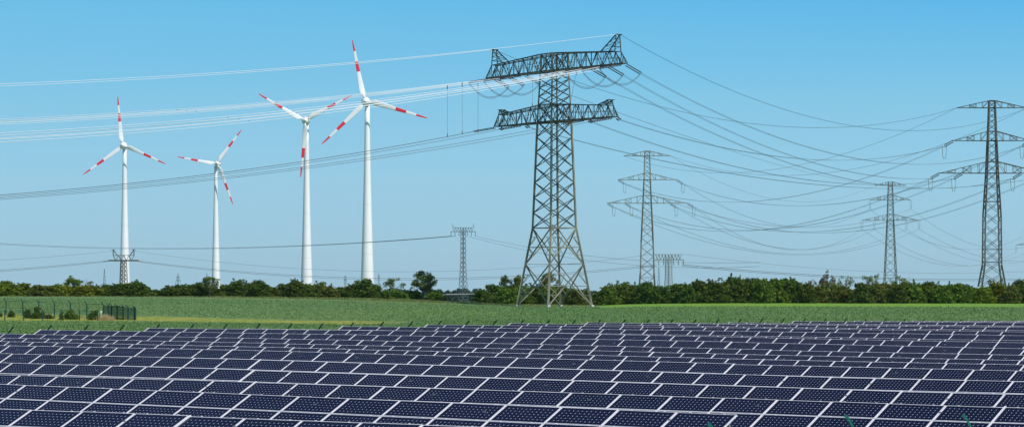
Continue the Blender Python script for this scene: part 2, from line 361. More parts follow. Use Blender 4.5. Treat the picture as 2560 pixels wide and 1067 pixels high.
def solar_table(k, ts, label):
    te = ts+NMT*PL
    D = RD[k]
    za, zb = ZC-interp(DROP[k], ts+2), ZC-interp(DROP[k], te-2)
    slope = math.atan2(zb-za, NMT*PL-4); zm = (za+zb)/2
    off = PW*1.5*ct
    tm = (ts+te)/2; p = UX*tm+NX*(D-off)
    root = empty('solar_table', (p.x, p.y, zm-TOPH))
    root.matrix_world = Matrix.Translation((p.x, p.y, zm-TOPH)) @ Matrix.Rotation(-AL, 4, 'Z') @ Matrix.Rotation(-slope, 4, 'Y')
    tag(root, label, 'solar panel table', 'rows of tilted solar panel tables')
    for r in range(3):
        s = (r+.5)*PW
        for j in range(NMT):
            o = link('solar_module', MOD, root); o.location = ((j+.5-NMT/2)*PL, off-s*ct, TOPH-s*st)
            o.rotation_euler = (TAU, 0, 0)
            q = random.Random(k*1000+int(ts*7)+r*31+j); o.rotation_euler = (TAU+q.uniform(-.0035, .0035), q.uniform(-.0015, .0015), 0); o.location.z += q.uniform(-.004, .004)
    for s in (PW*.45, PW*1.5, PW*2.55):
        o = link('rail', RAIL, root); o.location = (0, off-s*ct+.1*st, TOPH-s*st-.1*ct); o.rotation_euler = (TAU, 0, 0)
    o = link('end_cover', ENDC, root); o.location = (-NMT*PL/2+.02, off-1.5*PW*ct, TOPH-1.5*PW*st+.013); o.rotation_euler = (TAU, 0, 0)
    for i in range(5):
        x = (i-2)*5.2
        o = link('post', PR, root); o.location = (x, off-.35, -.45)
        o = link('post', PFr, root); o.location = (x, -off+.35, -.42)
ntab = 0
for k in range(-1, 23):
    D = RD[k]
    vis = lambda X: D*(X*CA-SA)/(CA+X*SA)
    lo, hi = vis(-.1835), vis(.1835)
    lab = []
    T = NMT*PL
    if k == 0: starts = [PH[0]-T*i for i in range(3, 0, -1)]
    else:
        i0 = math.floor((lo-PH[k])/T)
        if k >= 8: i0 = max(0, i0)
        if k == -1: hi = -34
        starts = [PH[k]+T*i for i in range(i0, i0+8)]
    starts = [s_ for s_ in starts if s_ < hi and s_+T > lo]
    for i, s_ in enumerate(starts):
        l = POS[i]+' solar table' if len(starts) > 1 else 'only solar table in view'
        solar_table(k, s_, '%s in the %s panel row counted from the camera' % (l, ORD[k+1])); ntab += 1
print('tables', ntab)

# ------------------------------------------------------------------ wind turbines
def blade_mesh():
    b = MB(); Rr = 33.0; st_ = []
    prof = [(1.2, 1.3, 1.3, .5), (2.6, 1.35, 1.3, .5), (3.2, 2.3, 1.15, .42), (4.6, 3.2, .95, .34), (7, 3.0, .72, .33), (10, 2.55, .52, .32), (13, 2.2, .42, .32), (16, 1.9, .34, .32), (21.6, 1.5, .25, .32), (27, 1.1, .17, .33), (31, .75, .11, .35), (32.7, .42, .06, .4), (33, .12, .03, .5)]
    rs = [1.2, 2.6, 3.2, 3.9, 4.6, 5.8, 7, 8.5, 10, 13, 16, 16.01, 21.6, 21.61, 27, 27.01, 29, 31, 32, 32.7, 33]
    n = 14; base = []
    for r in rs:
        ch = np.interp(r, [p[0] for p in prof], [p[1] for p in prof]); th = np.interp(r, [p[0] for p in prof], [p[2] for p in prof]); ax = np.interp(r, [p[0] for p in prof], [p[3] for p in prof])
        tw = R(np.interp(r, [1, 4, 10, 20, 33], [30, 26, 13, 5, 0]))
        ring = []
        for i in range(n):
            a = 2*math.pi*i/n; x = (math.cos(a)*.5+.5-ax)*ch; y = math.sin(a)*.5*th*(1-.45*(math.cos(a)*.5+.5)*(1 if r > 3 else 0))
            ring.append(Vector((x*math.cos(tw)+y*math.sin(tw), -x*math.sin(tw)+y*math.cos(tw), r)))
        base.append(len(b.v)); b.v += [tuple(p) for p in ring]
    for i in range(len(rs)-1):
        r = (rs[i]+rs[i+1])/2; m = 1 if (16 < r < 21.6 or r > 27) else 0
        for j in range(n):
            b.f.append((base[i]+j, base[i]+(j+1) % n, base[i+1]+(j+1) % n, base[i+1]+j)); b.m.append(m)
    b.f.append(tuple(base[0]+j for j in range(n))[::-1]); b.m.append(0)
    b.f.append(tuple(base[-1]+j for j in range(n))); b.m.append(1)
    return b.mesh('blade', [M['white'], M['red']], True)
def lathe(prof, n=32, axis='z', mats=None, m=0):
    b = MB()
    for r, h in prof:
        for i in range(n):
            a = 2*math.pi*i/n; c, s = math.cos(a)*r, math.sin(a)*r
            b.v.append((c, s, h) if axis == 'z' else (c, h, s))
    for i in range(len(prof)-1):
        for j in range(n):
            q = (i*n+j, i*n+(j+1) % n, (i+1)*n+(j+1) % n, (i+1)*n+j)
            b.f.append(q if axis == 'z' else q[::-1]); b.m.append(m)
    b.f.append(tuple(range(n))[::-1]); b.m.append(m); b.f.append(tuple((len(prof)-1)*n+j for j in range(n))); b.m.append(m)
    return b
BL = blade_mesh()
def turbine(hx, hy, z, tips, tx, label, wtop=2.6, wbot=7.2, yaw=0):
    hub = W(hx, hy, z); base = Vector(((tx-1280)/F*z, z+5, 0)); base.z = GZ(base.x, base.y)-1
    root = empty('wind_turbine', base); tag(root, label, 'wind turbine', 'white wind turbines beyond the hedge')
    H = hub.z-base.z-1.6
    prof = []
    for f in [0, .02, .06, .12, .2, .3, .4, .5, .6, .7, .8, .9, 1.0]:
        r = wtop/2+(wbot-wtop)/2*((1-f)**1.5)*1.12; prof.append((r, f*H))
    tw = lathe(prof, 40).build('tower', M['white'], root, True)
    # thin grey flange rings where the tower sections join
    fr = MB()
    for f in (.25, .5, .75):
        rr = np.interp(f*H, [p[1] for p in prof], [p[0] for p in prof])+.03; bb = lathe([(rr-.01, f*H-.06), (rr, f*H), (rr-.01, f*H+.06)], 32); fr.add(bb.v, bb.f)
    fr.build('flange', M['grey'], tw)
    hc = empty('rotor', (0, 0, 0)); hc.parent = None; bpy.data.objects.remove(hc)
    hl = hub-base                                   # hub centre in local axes
    Rz = Matrix.Rotation(yaw, 4, 'Z')
    nac = lathe([(.3, -1.9), (1.6, -1.6), (2.25, -.4), (2.45, 1.2), (2.4, 3.4), (2.0, 5.4), (1.3, 7.0), (.5, 7.9), (.05, 8.1)], 28, 'y').build('nacelle', M['white'], root, True)
    nac.matrix_local = Matrix.Translation(hl) @ Rz
    b = MB(); b.tube([(0, 3.2, 2.2), (0, 3.2, 3.4)], .06); b.box((0, 3.2, 3.4), (.9, .06, .06)); b.build('wind_vane', M['grey'], nac)
    sp = lathe([(.05, -4.6), (.9, -4.35), (1.5, -3.7), (1.9, -2.8), (2.0, -1.95)], 28, 'y').build('hub', M['white'], root, True)
    sp.matrix_local = Matrix.Translation(hl) @ Rz
    for (ax, ay) in tips:
        dx, dy = ax-hx, -(ay-hy); ang = math.atan2(dx, dy); L = math.hypot(dx, dy)/F*z
        o = link('blade', BL, root)
        sc = L/33.0
        o.matrix_local = Matrix.Translation(hl) @ Rz @ Matrix.Translation((0, -2.9, 0)) @ Matrix.Rotation(ang, 4, 'Y') @ Matrix.Scale(-1, 4, (1, 0, 0)) @ Matrix.Scale(sc, 4)
turbine(308, 364, 1840, [(296, 242), (209, 437), (416, 411)], 309, 'farthest left wind turbine, white tower rising behind a small lattice pylon')
turbine(544, 409, 2220, [(605, 325), (444, 392), (583, 511)], 538, 'smallest wind turbine, second from the left, one blade tip pointing up right')
turbine(764, 302, 1702, [(647, 235), (880, 240), (752, 444)], 765, 'wind turbine with one blade hanging straight down in front of its tower')
turbine(914, 254, 1490, [(882, 102), (805, 361), (1069, 297)], 917, 'tallest wind turbine, nearest the big lattice pylon, one blade pointing almost straight up')

# ------------------------------------------------------------------ lattice pylons
def corners(wd, h, wy=None):
    a = wd/2; c = (wy or wd)/2; return [Vector((-a, -c, h)), Vector((a, -c, h)), Vector((a, c, h)), Vector((-a, c, h))]
def wat(prof, h): return np.interp(h, [p[0] for p in prof], [p[1] for p in prof])
def insul(b, p, q, r=.16, n=12, m=0):
    """string of discs from p to q"""
    p, q = Vector(p), Vector(q); b.tube([p, q], .045, 5, m)
    for i in range(n):
        c = p.lerp(q, (i+.5)/n); d = (q-p).normalized()*.05; b.tube([c-d, c+d], [r, r*.8], 7, m)
def big_pylon():
    z = 500.; cx = (1386-1280)/F*z; gz = ZC-(763.5-YH)/F*z
    AR = R(-55); root = empty('transmission_pylon', (cx, z, gz), AR)      # local x = along the crossarms, right end nearer
    tag(root, 'huge two-armed lattice pylon standing at the field edge, nearest and tallest of the pylons', 'pylon')
    hz = ZC-gz
    HU, HL = 39.08+hz, 30.1+hz
    prof = [(0, 9.5), (13.7, 5.5), (HL, 4.3), (HU, 3.55), (HU+3, 3.4)]
    TOP = HU+3.0
    for i in range(4):
        b = MB(); pts = [corners(wat(prof, h), h)[i] for h in (0, 13.7, HL, HU, TOP)]
        for a, c, wdt in zip(pts, pts[1:], (.34, .29, .24, .21)): b.bar(a, c, wdt)
        if i in (1, 3):                                                    # climbing pegs
            for j in range(70):
                h = 1.5+j*.42; c = corners(wat(prof, h), h)[i]; dd = Vector((1 if i == 1 else -1, -1 if i == 1 else 1, 0))*.28
                b.bar(c, c+dd, .05)
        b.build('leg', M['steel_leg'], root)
        b = MB(); c = corners(9.5, .1)[i]; b.box((c.x, c.y, -.1), (.55, .55, .5)); b.build('footing', M['concrete'], root)
    BB = [MB(), MB()]
    lv = [0, 7.3, 13.7]+list(np.linspace(13.7, HL, 8))[1:]+list(np.linspace(HL+3, HU, 5))+[TOP]
    lv = sorted(set([round(x, 3) for x in lv]+[round(HL, 3)]))
    for h0, h1 in zip(lv, lv[1:]):
        A, B = corners(wat(prof, h0), h0), corners(wat(prof, h1), h1); wd = .17 if h0 < 13 else .125
        for i in range(4):
            j = (i+1) % 4; b = BB[0 if h1 > 13.8 else 1]; b.bar(A[i], B[j], wd); b.bar(A[j], B[i], wd)
            if h1 in (13.7, round(HL, 3)): b.bar(B[i], B[j], .16)
            if h0 < 13:
                hm = (h0+h1)/2-.2; c = corners(wat(prof, hm), hm); b.bar(c[i], c[j], .13)
                # secondary members
                for t, s_ in ((.25, 1), (.75, -1)):
                    for h in (h0+(h1-h0)*.25, h0+(h1-h0)*.75):
                        c2 = corners(wat(prof, h), h); f = .22 if h < hm else .20
                        e = c2[i].lerp(c2[j], f) if s_ > 0 else c2[j].lerp(c2[i], f); o_ = c2[i] if s_ > 0 else c2[j]
                        b.bar(o_, e, .08); b.bar(e, (c[i] if s_ > 0 else c[j]), .08)
    b = BB[1]
    for h in (13.7, 7.3):
        A = corners(wat(prof, h), h); b.bar(A[0], A[2], .09); b.bar(A[1], A[3], .09)
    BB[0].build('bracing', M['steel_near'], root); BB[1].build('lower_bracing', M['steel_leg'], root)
    def arm(H, L, hc, he, wc, we, sbox, horn, n):
        b = MB()
        S_ = list(np.linspace(-sbox, sbox, n))
        def sec(s):
            f = min(1, abs(s)/sbox); wd = wc+(we-wc)*f; ht = hc+(he-hc)*max(0, (f-.12)/.88); return wd, ht
        prev = None
        for s in S_:
            wd, ht = sec(s); q = [Vector((s, -wd/2, H)), Vector((s, wd/2, H)), Vector((s, wd/2, H+ht)), Vector((s, -wd/2, H+ht))]
            b.bar(q[0], q[3], .07); b.bar(q[1], q[2], .07); b.bar(q[2], q[3], .07); b.bar(q[0], q[1], .09)
            if prev:
                for a, c in zip(prev, q): b.bar(a, c, .15)
                k = len([1 for x in S_ if x < s]) % 2
                b.bar(prev[0 if k else 3], q[3 if k else 0], .095); b.bar(prev[1 if k else 2], q[2 if k else 1], .095)
                b.bar(prev[3], q[2], .055); b.bar(prev[0], q[1], .06); b.bar(prev[1], q[0], .06)
                # mid rail
                mp = [(prev[0]+prev[3])/2, (q[0]+q[3])/2]; b.bar(mp[0], mp[1], .05)
                mp = [(prev[1]+prev[2])/2, (q[1]+q[2])/2]; b.bar(mp[0], mp[1], .05)
            prev = q
        for sg in (-1, 1):
            wd, ht = sec(sbox); tipw = .55
            t0 = [Vector((sg*L, -tipw, H)), Vector((sg*L, tipw, H))]
            bb = [Vector((sg*sbox, -wd/2, H)), Vector((sg*sbox, wd/2, H)), Vector((sg*sbox, wd/2, H+ht)), Vector((sg*sbox, -wd/2, H+ht))]
            b.bar(bb[0], t0[0], .16); b.bar(bb[1], t0[1], .16); b.bar(t0[0], t0[1], .12); b.bar(bb[3], t0[0], .13); b.bar(bb[2], t0[1], .13)
            for f in (.33, .66):
                lo = bb[0].lerp(t0[0], f); up = bb[3].lerp(t0[0], f); b.bar(lo, up, .07); lo2 = bb[1].lerp(t0[1], f); b.bar(lo2, bb[2].lerp(t0[1], f), .07); b.bar(lo, lo2, .07)
                b.bar(lo, bb[3].lerp(t0[0], f-.33), .06); b.bar(lo2, bb[2].lerp(t0[1], f-.33), .06)
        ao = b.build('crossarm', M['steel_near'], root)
        for sg in (-1, 1):
            wd, ht = sec(sbox); x0 = sbox; hh, back = horn
            b = MB(); apex = [Vector((sg*x0, -.4, H+ht+hh)), Vector((sg*x0, .4, H+ht+hh))]
            wd2, ht2 = sec(x0-back)
            fo = [Vector((sg*x0, -wd/2, H+ht)), Vector((sg*x0, wd/2, H+ht))]; ba = [Vector((sg*(x0-back), -wd2/2, H+ht2)), Vector((sg*(x0-back), wd2/2, H+ht2))]
            for i in (0, 1):
                b.bar(fo[i], apex[i], .13); b.bar(ba[i], apex[i], .15)
                for f in (.3, .55, .78):
                    b.bar(fo[i].lerp(apex[i], f), ba[i].lerp(apex[i], f), .075); b.bar(fo[i].lerp(apex[i], f), ba[i].lerp(apex[i], f-.27), .065)
            for f in (.0, .3, .6, 1.0): b.bar(fo[0].lerp(apex[0], f), fo[1].lerp(apex[1], f), .075)
            b.bar(ba[0].lerp(apex[0], .4), ba[1].lerp(apex[1], .4), .07)
            b.bar(apex[0]+Vector((-.5, 0, 0)), apex[0]+Vector((.6, 0, 0)), .14); b.bar(apex[1]+Vector((-.5, 0, 0)), apex[1]+Vector((.6, 0, 0)), .14)
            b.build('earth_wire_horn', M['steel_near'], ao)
    arm(HU, 20.6, 3.0, 2.15, 3.5, 1.3, 18.6, (2.9, 3.8), 25)
    arm(HL, 18.0, 3.0, 2.0, 4.2, 1.3, 16.4, (.95, 2.6), 21)
    Mw = Matrix.Translation((cx, z, gz)) @ Matrix.Rotation(AR, 4, 'Z')
    WL, WR = Vector((-.84, -.50, 0)).normalized(), Vector((.82, .57, 0)).normalized()
    Mi = Mw.inverted()
    ends = {}
    for lvl, H, ss in (('u', HU, (-19.4, -14.6, -9.6, 10.2, 15.2, 20.2)), ('l', HL, (-17.6, -9.5, 9.5, 17.6))):
        for s in ss:
            P = Mw @ Vector((s, 0, H-.1))
            for side, dv, ln, dn in (('L', WL, 5.0, .95), ('R', WR, 3.7 if lvl == 'u' else 1.2, 1.45 if lvl == 'u' else .4)):
                q = P+dv*ln+Vector((0, 0, -dn)); b = MB(); st_ = P+dv*.6+Vector((0, 0, -.15))
                for o_ in (-.22, .22):
                    sh = Vector((0, 0, o_)); nrm = dv.cross(Vector((0, 0, 1)))*o_*1.2
                    insul(b, Mi @ (st_+nrm+sh*.4), Mi @ (q+nrm+sh*.4), .12, 14)
                b.build('insulator_string', M['insulator'], root)
                ends[(lvl, round(s), side)] = q
    return ends, Mw, HU, HL
ENDS, MW0, HU0, HL0 = big_pylon()
for (lvl, s, side), q in list(ENDS.items()):
    if lvl != 'u' or side != 'L': continue
    r = ENDS[(lvl, s, 'R')]
    b = MB(); 
    for o_ in (-.2, .2):
        pts = [q.lerp(r, i/14)+Vector((0, o_*.5, -2.35*4*(i/14)*(1-i/14)+o_*.6)) for i in range(15)]
        b.tube(pts, .038, 5)
    nm = {-19: 'outermost left', -15: 'middle left', -10: 'inner left', 10: 'inner right', 15: 'middle right', 20: 'outermost right'}[s]
    tag(b.build('jumper_loop', M['steel_dark']), '%s slack jumper cable looping under the upper crossarm of the huge pylon' % nm, 'cable', 'jumper loops under the upper crossarm')

def danube(px, z, base_y, H3, halves, widths, mt, label, strings, steel=.16, x_only=False, group='three-armed lattice pylons'):
    """H3: chord heights rel. camera of top, middle, lower arm; halves: arm half lengths; strings: 'L','R' tension or 'V' hanging"""
    cx = (px-1280)/F*z; gz = ZC-(base_y-YH)/F*z; hz = ZC-gz
    root = empty('transmission_pylon', (cx, z, gz)); tag(root, label, 'pylon', group)
    hs = [h+hz for h in H3]; TOP = hs[0]+halves[3]
    prof = widths(hs, TOP)
    b = MB()
    lv = [0.0]; h = 0.0
    while h < TOP-.2:
        h += max(1.45, wat(prof, h)*.75 if h > 6 else 3.2); lv.append(min(h, TOP))
    for i in range(4):
        ps = [corners(wat(prof, h), h)[i] for h, _ in prof]
        for a, c in zip(ps, ps[1:]): b.bar(a, c, steel*1.45)
    for n_, (h0, h1) in enumerate(zip(lv, lv[1:])):
        A, B = corners(wat(prof, h0), h0), corners(wat(prof, h1), h1)
        for i in range(4):
            j = (i+1) % 4; b.bar(A[i], B[j], steel*.62); 
            if n_ < 3 or h1-h0 > 2: b.bar(A[j], B[i], steel*.62)
            else: b.bar(A[j], B[i], steel*.36)
            if n_ in (1, 2, 6): b.bar(B[i], B[j], steel*.8)
    b.build('lattice_body', mt, root)
    apexh = [halves[3], halves[3]*1.32, halves[3]*1.6]
    tips = {}
    for a, (hh, hl, ah) in enumerate(zip(hs, halves[:3], apexh)):
        b = MB(); wd = wat(prof, hh)
        for sg in (-1, 1):
            tip = Vector((sg*hl, 0, hh)); N = 5 if a < 2 else 6
            for yy in (-wd/2, wd/2):
                ro, up = Vector((sg*wd/2, yy, hh)), Vector((sg*wd/2, yy, hh+ah))
                b.bar(ro, tip, steel*.95); b.bar(up, tip, steel*.85)
                for i in range(1, N):
                    f = i/N; lo, hi_ = ro.lerp(tip, f), up.lerp(tip, f); b.bar(lo, hi_, steel*.5)
                    b.bar(ro.lerp(tip, f), up.lerp(tip, (i-1)/N) if i % 2 else up.lerp(tip, min(1, (i+1)/N)), steel*.5)
                b.bar(up, Vector((0, yy, hh+ah+.05)), steel*.8)
            for i in range(1, N):
                f = i/N; b.bar(Vector((sg*wd/2, -wd/2, hh)).lerp(tip, f), Vector((sg*wd/2, wd/2, hh)).lerp(tip, f), steel*.5)
            for yy in (-wd/2, wd/2): b.bar(Vector((-sg*wd/2, yy, hh)), Vector((sg*wd/2, yy, hh)), steel*.9)
        b.build('crossarm', mt, root)
    att = {}
    for nm, a, xs in (('m', 1, (-halves[1], halves[1])), ('l', 2, (-halves[2], -halves[2]*.56, halves[2]*.56, halves[2]))):
        for xi, x in enumerate(xs):
            p = Vector((x, 0, hs[a]-.1)); b = MB()
            if strings == 'V':
                q = p+Vector((0, 0, -4.2))
                for o_ in (-.45, .45): insul(b, p+Vector((o_, 0, 0)), q+Vector((o_*.6, 0, 0)), .13, 10)
                b.build('insulator_string', M['steel_mid'], root)
            else:
                sg = -1 if strings == 'L' else 1
                q = p+Vector((sg*2.4, -.6 if strings == 'L' else .6, -1.3))
                for o_ in (-.25, .25): insul(b, p+Vector((0, 0, o_)), q+Vector((0, 0, o_)), .19, 9)
                b.build('insulator_string', M['insulator'], root)
                b = MB()
                for o_ in (-.55, .55): b.tube([q+Vector((o_, 0, 0)), q+Vector((o_*.8, 0, -2.5)), q+Vector((o_*.3, 0, -3.4))], .07, 5)
                b.build('jumper_cable', M['steel_mid'], root)
            att[(nm, xi)] = Vector((cx, z, gz))+q
    for xi, x in enumerate((-halves[0], halves[0])): att[('t', xi)] = Vector((cx, z, gz))+Vector((x, 0, hs[0]))
    return att
def Hpx(ys, z): return [(YH-y)/F*z for y in ys]
def w1(hs, TOP): return [(0, 6.2), (5.6, 4.35), (18, 4.1), (hs[2], 2.85), (hs[1], 2.2), (TOP, 1.5)]
P1 = danube(2480, 736, 716, Hpx([270, 352, 433], 736), (9.2, 10.1, 13.7, 1.85), w1, M['steel_dark'], 'tall dark three-armed lattice pylon at the right edge, rising above the hedge', 'L', .20)
P3 = danube(1618, 1017, 738, Hpx([390, 449.6, 508], 1017), (8.5, 10.5, 14.4, 1.75), lambda hs, T: [(0, 6.0), (8, 4.9), (19, 4.3), (hs[2], 3.0), (hs[1], 2.3), (T, 1.7)], M['steel_mid'],
            'grey-green three-armed lattice pylon standing just right of the huge one', 'R', .20)
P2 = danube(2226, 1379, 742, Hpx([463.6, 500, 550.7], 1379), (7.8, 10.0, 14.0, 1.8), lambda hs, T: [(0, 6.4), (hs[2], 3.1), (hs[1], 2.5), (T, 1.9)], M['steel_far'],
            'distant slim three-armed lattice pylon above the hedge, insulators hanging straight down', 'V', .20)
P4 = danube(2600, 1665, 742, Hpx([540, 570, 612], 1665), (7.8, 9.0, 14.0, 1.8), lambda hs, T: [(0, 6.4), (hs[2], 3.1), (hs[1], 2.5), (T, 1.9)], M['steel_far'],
            'faint lattice pylon cut off by the right edge, only its arm tips showing', 'V', .20)

def t_pylon(px, z, base_y, yb, yt, halfl, halft, wd, wb, mt, label, kind, rot=R(40)):
    cx = (px-1280)/F*z; gz = ZC-(base_y-YH)/F*z; hz = ZC-gz; root = empty('transmission_pylon', (cx, z, gz)); tag(root, label, 'pylon', 'low single-armed lattice pylons')
    HB, HT = (YH-yb)/F*z+hz, (YH-yt)/F*z+hz
    prof = [(0, wb), (HB*.58, wd*1.05), (HT, wd)] if kind != 'dead_end' else [(0, wb), (HB, wd)]
    rm = Matrix.Rotation(rot, 4, 'Z'); b = MB(); n = 16
    lv = list(np.linspace(0, HB, n if kind != 'dead_end' else 10)); st_ = .085
    for i in range(4):
        ps = [rm @ corners(wat(prof, h), h)[i] for h, _ in prof]
        for a, c in zip(ps, ps[1:]): b.bar(a, c, .15)
    for h0, h1 in zip(lv, lv[1:]):
        A, B = [rm @ v for v in corners(wat(prof, h0), h0)], [rm @ v for v in corners(wat(prof, h1), h1)]
        for i in range(4): j = (i+1) % 4; b.bar(A[i], B[j], st_); b.bar(A[j], B[i], st_*.8)
    b.build('lattice_body', mt, root)
    b = MB(); yy = wd*.45
    for y in (-yy, yy):
        b.bar((-halfl, y*.3, HB), (halfl, y*.3, HB), .42 if kind == 'dead_end' else .2); b.bar((-halft, y, HT), (halft, y, HT), .14)
        N = 4 if kind == 'dead_end' else 8
        for i in range(N):
            x0, x1 = -halft+2*halft*i/N, -halft+2*halft*(i+1)/N; b.bar((x0, y, HT), ((x0+x1)/2, y*.3, HB), .10); b.bar(((x0+x1)/2, y*.3, HB), (x1, y, HT), .06)
    for x in (-halft, 0, halft): b.bar((x, -yy, HT), (x, yy, HT), .1)
    b.build('crossarm', mt, root)
    if kind == 'dead_end':
        for sg in (-1, 1):
            b = MB()
            for y in (-.4, .4): b.bar((sg*halft, y, HT), (sg*halft, y, HT+1.7), .13); b.bar((sg*halft*.62, y, HT), (sg*halft*.98, y, HT+1.7), .13); b.bar((sg*halft, y, HT+.8), (sg*halft*.8, y, HT+.8), .09)
            b.bar((sg*halft*.8, 0, HT+1.7), (sg*halft*1.15, 0, HT+1.7), .12); b.build('earth_wire_horn', mt, root)
            b = MB(); insul(b, (sg*halfl, 0, HB), (sg*(halfl+1.6), 0, HB-.25), .14, 6); b.build('insulator_string', M['insulator'], root)
    else:
        for sg in ((-1, 1) if kind == 'hang' else ()):
            b = MB(); b.bar((sg*halft, 0, HT), (sg*halft, 0, HT+1.5), .12); b.bar((sg*halft-.4, 0, HT+.7), (sg*halft+.4, 0, HT+.7), .1); b.build('earth_wire_horn', mt, root)
        for x in (-1, -.67, -.34, .34, .67, 1):
            b = MB(); insul(b, (x*halfl*.97, 0, HB-.1), (x*halfl*.97, 0, HB-1.6), .2, 6); b.build('insulator_string', M['steel_mid'], root)
t_pylon(1158, 1015, 757, 578.8, 569, 4.5, 3.7, 1.25, 2.6, M['steel_far'], 'slim low lattice pylon with a short T-shaped top, standing alone in the hedge gap', 'hang')
t_pylon(1671.5, 828, 750, 649, 636, 4.45, 3.8, 1.35, 2.2, M['steel_mid'], 'short T-shaped lattice pylon poking above the hedge right of the grey-green pylon', 'plain')
t_pylon(309, 840, 745, 651, 638, 4.45, 3.1, 1.25, 2.0, M['steel_near'], 'small lattice pylon with two upright horns in front of the leftmost turbine tower', 'dead_end')
def mast(px, z, yb, yt, label, arms):
    cx = (px-1280)/F*z; g = ZC-(yb-YH)/F*z; h = (yb-yt)/F*z; root = empty('transmission_pylon', (cx, z, g)); tag(root, label, 'pylon', 'tiny far-off pylons on the skyline')
    b = MB(); wb = h*.11
    for i in range(4):
        c = corners(wb, 0)[i]; b.bar(c, Vector((c.x*.12, c.y*.12, h)), h*.007)
    for k in range(9):
        f0, f1 = k/9, (k+1)/9; A, B = corners(wb*(1-.88*f0), h*f0), corners(wb*(1-.88*f1), h*f1)
        for i in range(4): b.bar(A[i], B[(i+1) % 4], h*.005)
    b.build('lattice_body', M['steel_far'], root)
    for f, l in arms:
        b = MB(); b.bar((-h*l, 0, h*f), (h*l, 0, h*f), h*.014); b.bar((-h*l, 0, h*f), (0, 0, h*(f+.06)), h*.01); b.bar((h*l, 0, h*f), (0, 0, h*(f+.06)), h*.01)
        for x in (-1, 1): b.bar((x*h*l, 0, h*f), (x*h*l, 0, h*(f-.16)), h*.012)
        b.build('crossarm', M['steel_far'], root)
mast(261, 3600, 745, 672, 'tiny far pylon with a tall spike above one arm, left of the leftmost turbine', [(.45, .16)])
mast(445, 3400, 745, 683, 'tiny far pylon with three short arms between the two left turbines', [(.85, .06), (.7, .09), (.5, .06)])
mast(863, 3400, 748, 688, 'tiny far square-headed pylon just left of the tallest turbine tower', [(.92, .05), (.8, .05)])
mast(947, 3800, 748, 684, 'tiny far spike mast just right of the tallest turbine tower', [(.9, .02)])
mast(1647, 3400, 748, 668, 'tiny far pylon seen between the grey-green pylon and the short T-shaped one', [(.4, .07), (.2, .1)])
mast(517, 3500, 745, 683, 'tiny far mast hidden in the tree beside the smallest turbine', [(.85, .03)])

# ------------------------------------------------------------------ overhead cables
def span(p, q, via, label, cat='cable', m='cable_dark', n=2, r=.04, sep=.42, group=None, seg=40, name='power_cable', spacers=True):
    p, q = Vector(p), Vector(q)
    # find the sag that makes the cable pass the given photo pixel
    sx = (via[0]-1280)/F; f = None
    den = (q.x-p.x)-sx*(q.y-p.y); f = (sx*p.y-p.x)/den; f = max(.05, min(.95, f))
    c = p.lerp(q, f); want = ZC-(via[1]-YH)/F*c.y; sag = (c.z-want)/(4*f*(1-f))
    d = (q-p).normalized(); side = d.cross(Vector((0, 0, 1))).normalized()
    b = MB(); offs = {1: [(0, 0)], 2: [(-1, 0), (1, 0)], 3: [(-1, .6), (1, .6), (0, -1)], 4: [(-1, 1), (1, 1), (-1, -1), (1, -1)]}[n]
    for ox, oz in offs:
        b.tube([p.lerp(q, i/seg)+side*ox*sep/2+Vector((0, 0, oz*sep/2-sag*4*(i/seg)*(1-i/seg))) for i in range(seg+1)], r, 4, cap=False)
    if spacers and n > 1:
        L = (q-p).length; K = int(L/55)
        for k in range(1, K):
            t = k/K; c = p.lerp(q, t)+Vector((0, 0, -sag*4*t*(1-t))); b.box(c, (.1, .1, .14), 1)
    o = b.build(name, [M[m], M['cable_dark']] if n > 1 else M[m]); tag(o, label, cat, group)
    return lambda t: p.lerp(q, t)+Vector((0, 0, -sag*4*t*(1-t)))
# to the left out of the photo
L0 = [(-19, 'u', 303, 300, 'topmost bright cable of the upper bundle running left from the huge pylon'), (-15, 'u', 308, 304.5, 'second bright cable of the upper bundle running left from the huge pylon'),
      (-10, 'u', 312, 308.5, 'third bright cable of the upper bundle running left from the huge pylon'), (10, 'u', 340, 336, 'fourth bright cable from the top running left, thickest white one'),
      (15, 'u', 347, 342.5, 'fifth bright cable from the top running left from the huge pylon'), (20, 'u', 357, 352, 'lowest bright cable running left from the huge pylon')]
for i, (s, lv, y4, y0, lab) in enumerate(L0):
    zf = 455-i*6
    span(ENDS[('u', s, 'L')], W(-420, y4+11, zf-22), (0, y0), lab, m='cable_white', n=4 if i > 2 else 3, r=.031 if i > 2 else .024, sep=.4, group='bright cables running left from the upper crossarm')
for i, (s, y0, lab) in enumerate([(-18, 487.5, 'topmost dark cable running left from the lower crossarm of the huge pylon'), (-10, 491.5, 'second dark cable running left from the lower crossarm of the huge pylon'),
                           (10, 495, 'third dark cable running left from the lower crossarm of the huge pylon'), (18, 498.5, 'lowest dark cable running left from the lower crossarm of the huge pylon')]):
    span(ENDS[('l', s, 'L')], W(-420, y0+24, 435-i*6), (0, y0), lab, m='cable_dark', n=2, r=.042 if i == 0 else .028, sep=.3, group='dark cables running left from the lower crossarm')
HR, HLf = MW0 @ Vector((18.9, 0, HU0+5.1)), MW0 @ Vector((-18.9, 0, HU0+5.1))
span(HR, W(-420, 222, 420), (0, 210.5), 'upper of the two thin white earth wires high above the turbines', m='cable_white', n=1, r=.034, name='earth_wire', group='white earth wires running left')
span(HLf, W(-420, 228, 445), (0, 216), 'lower of the two thin white earth wires high above the turbines', m='cable_white', n=1, r=.034, name='earth_wire', group='white earth wires running left')
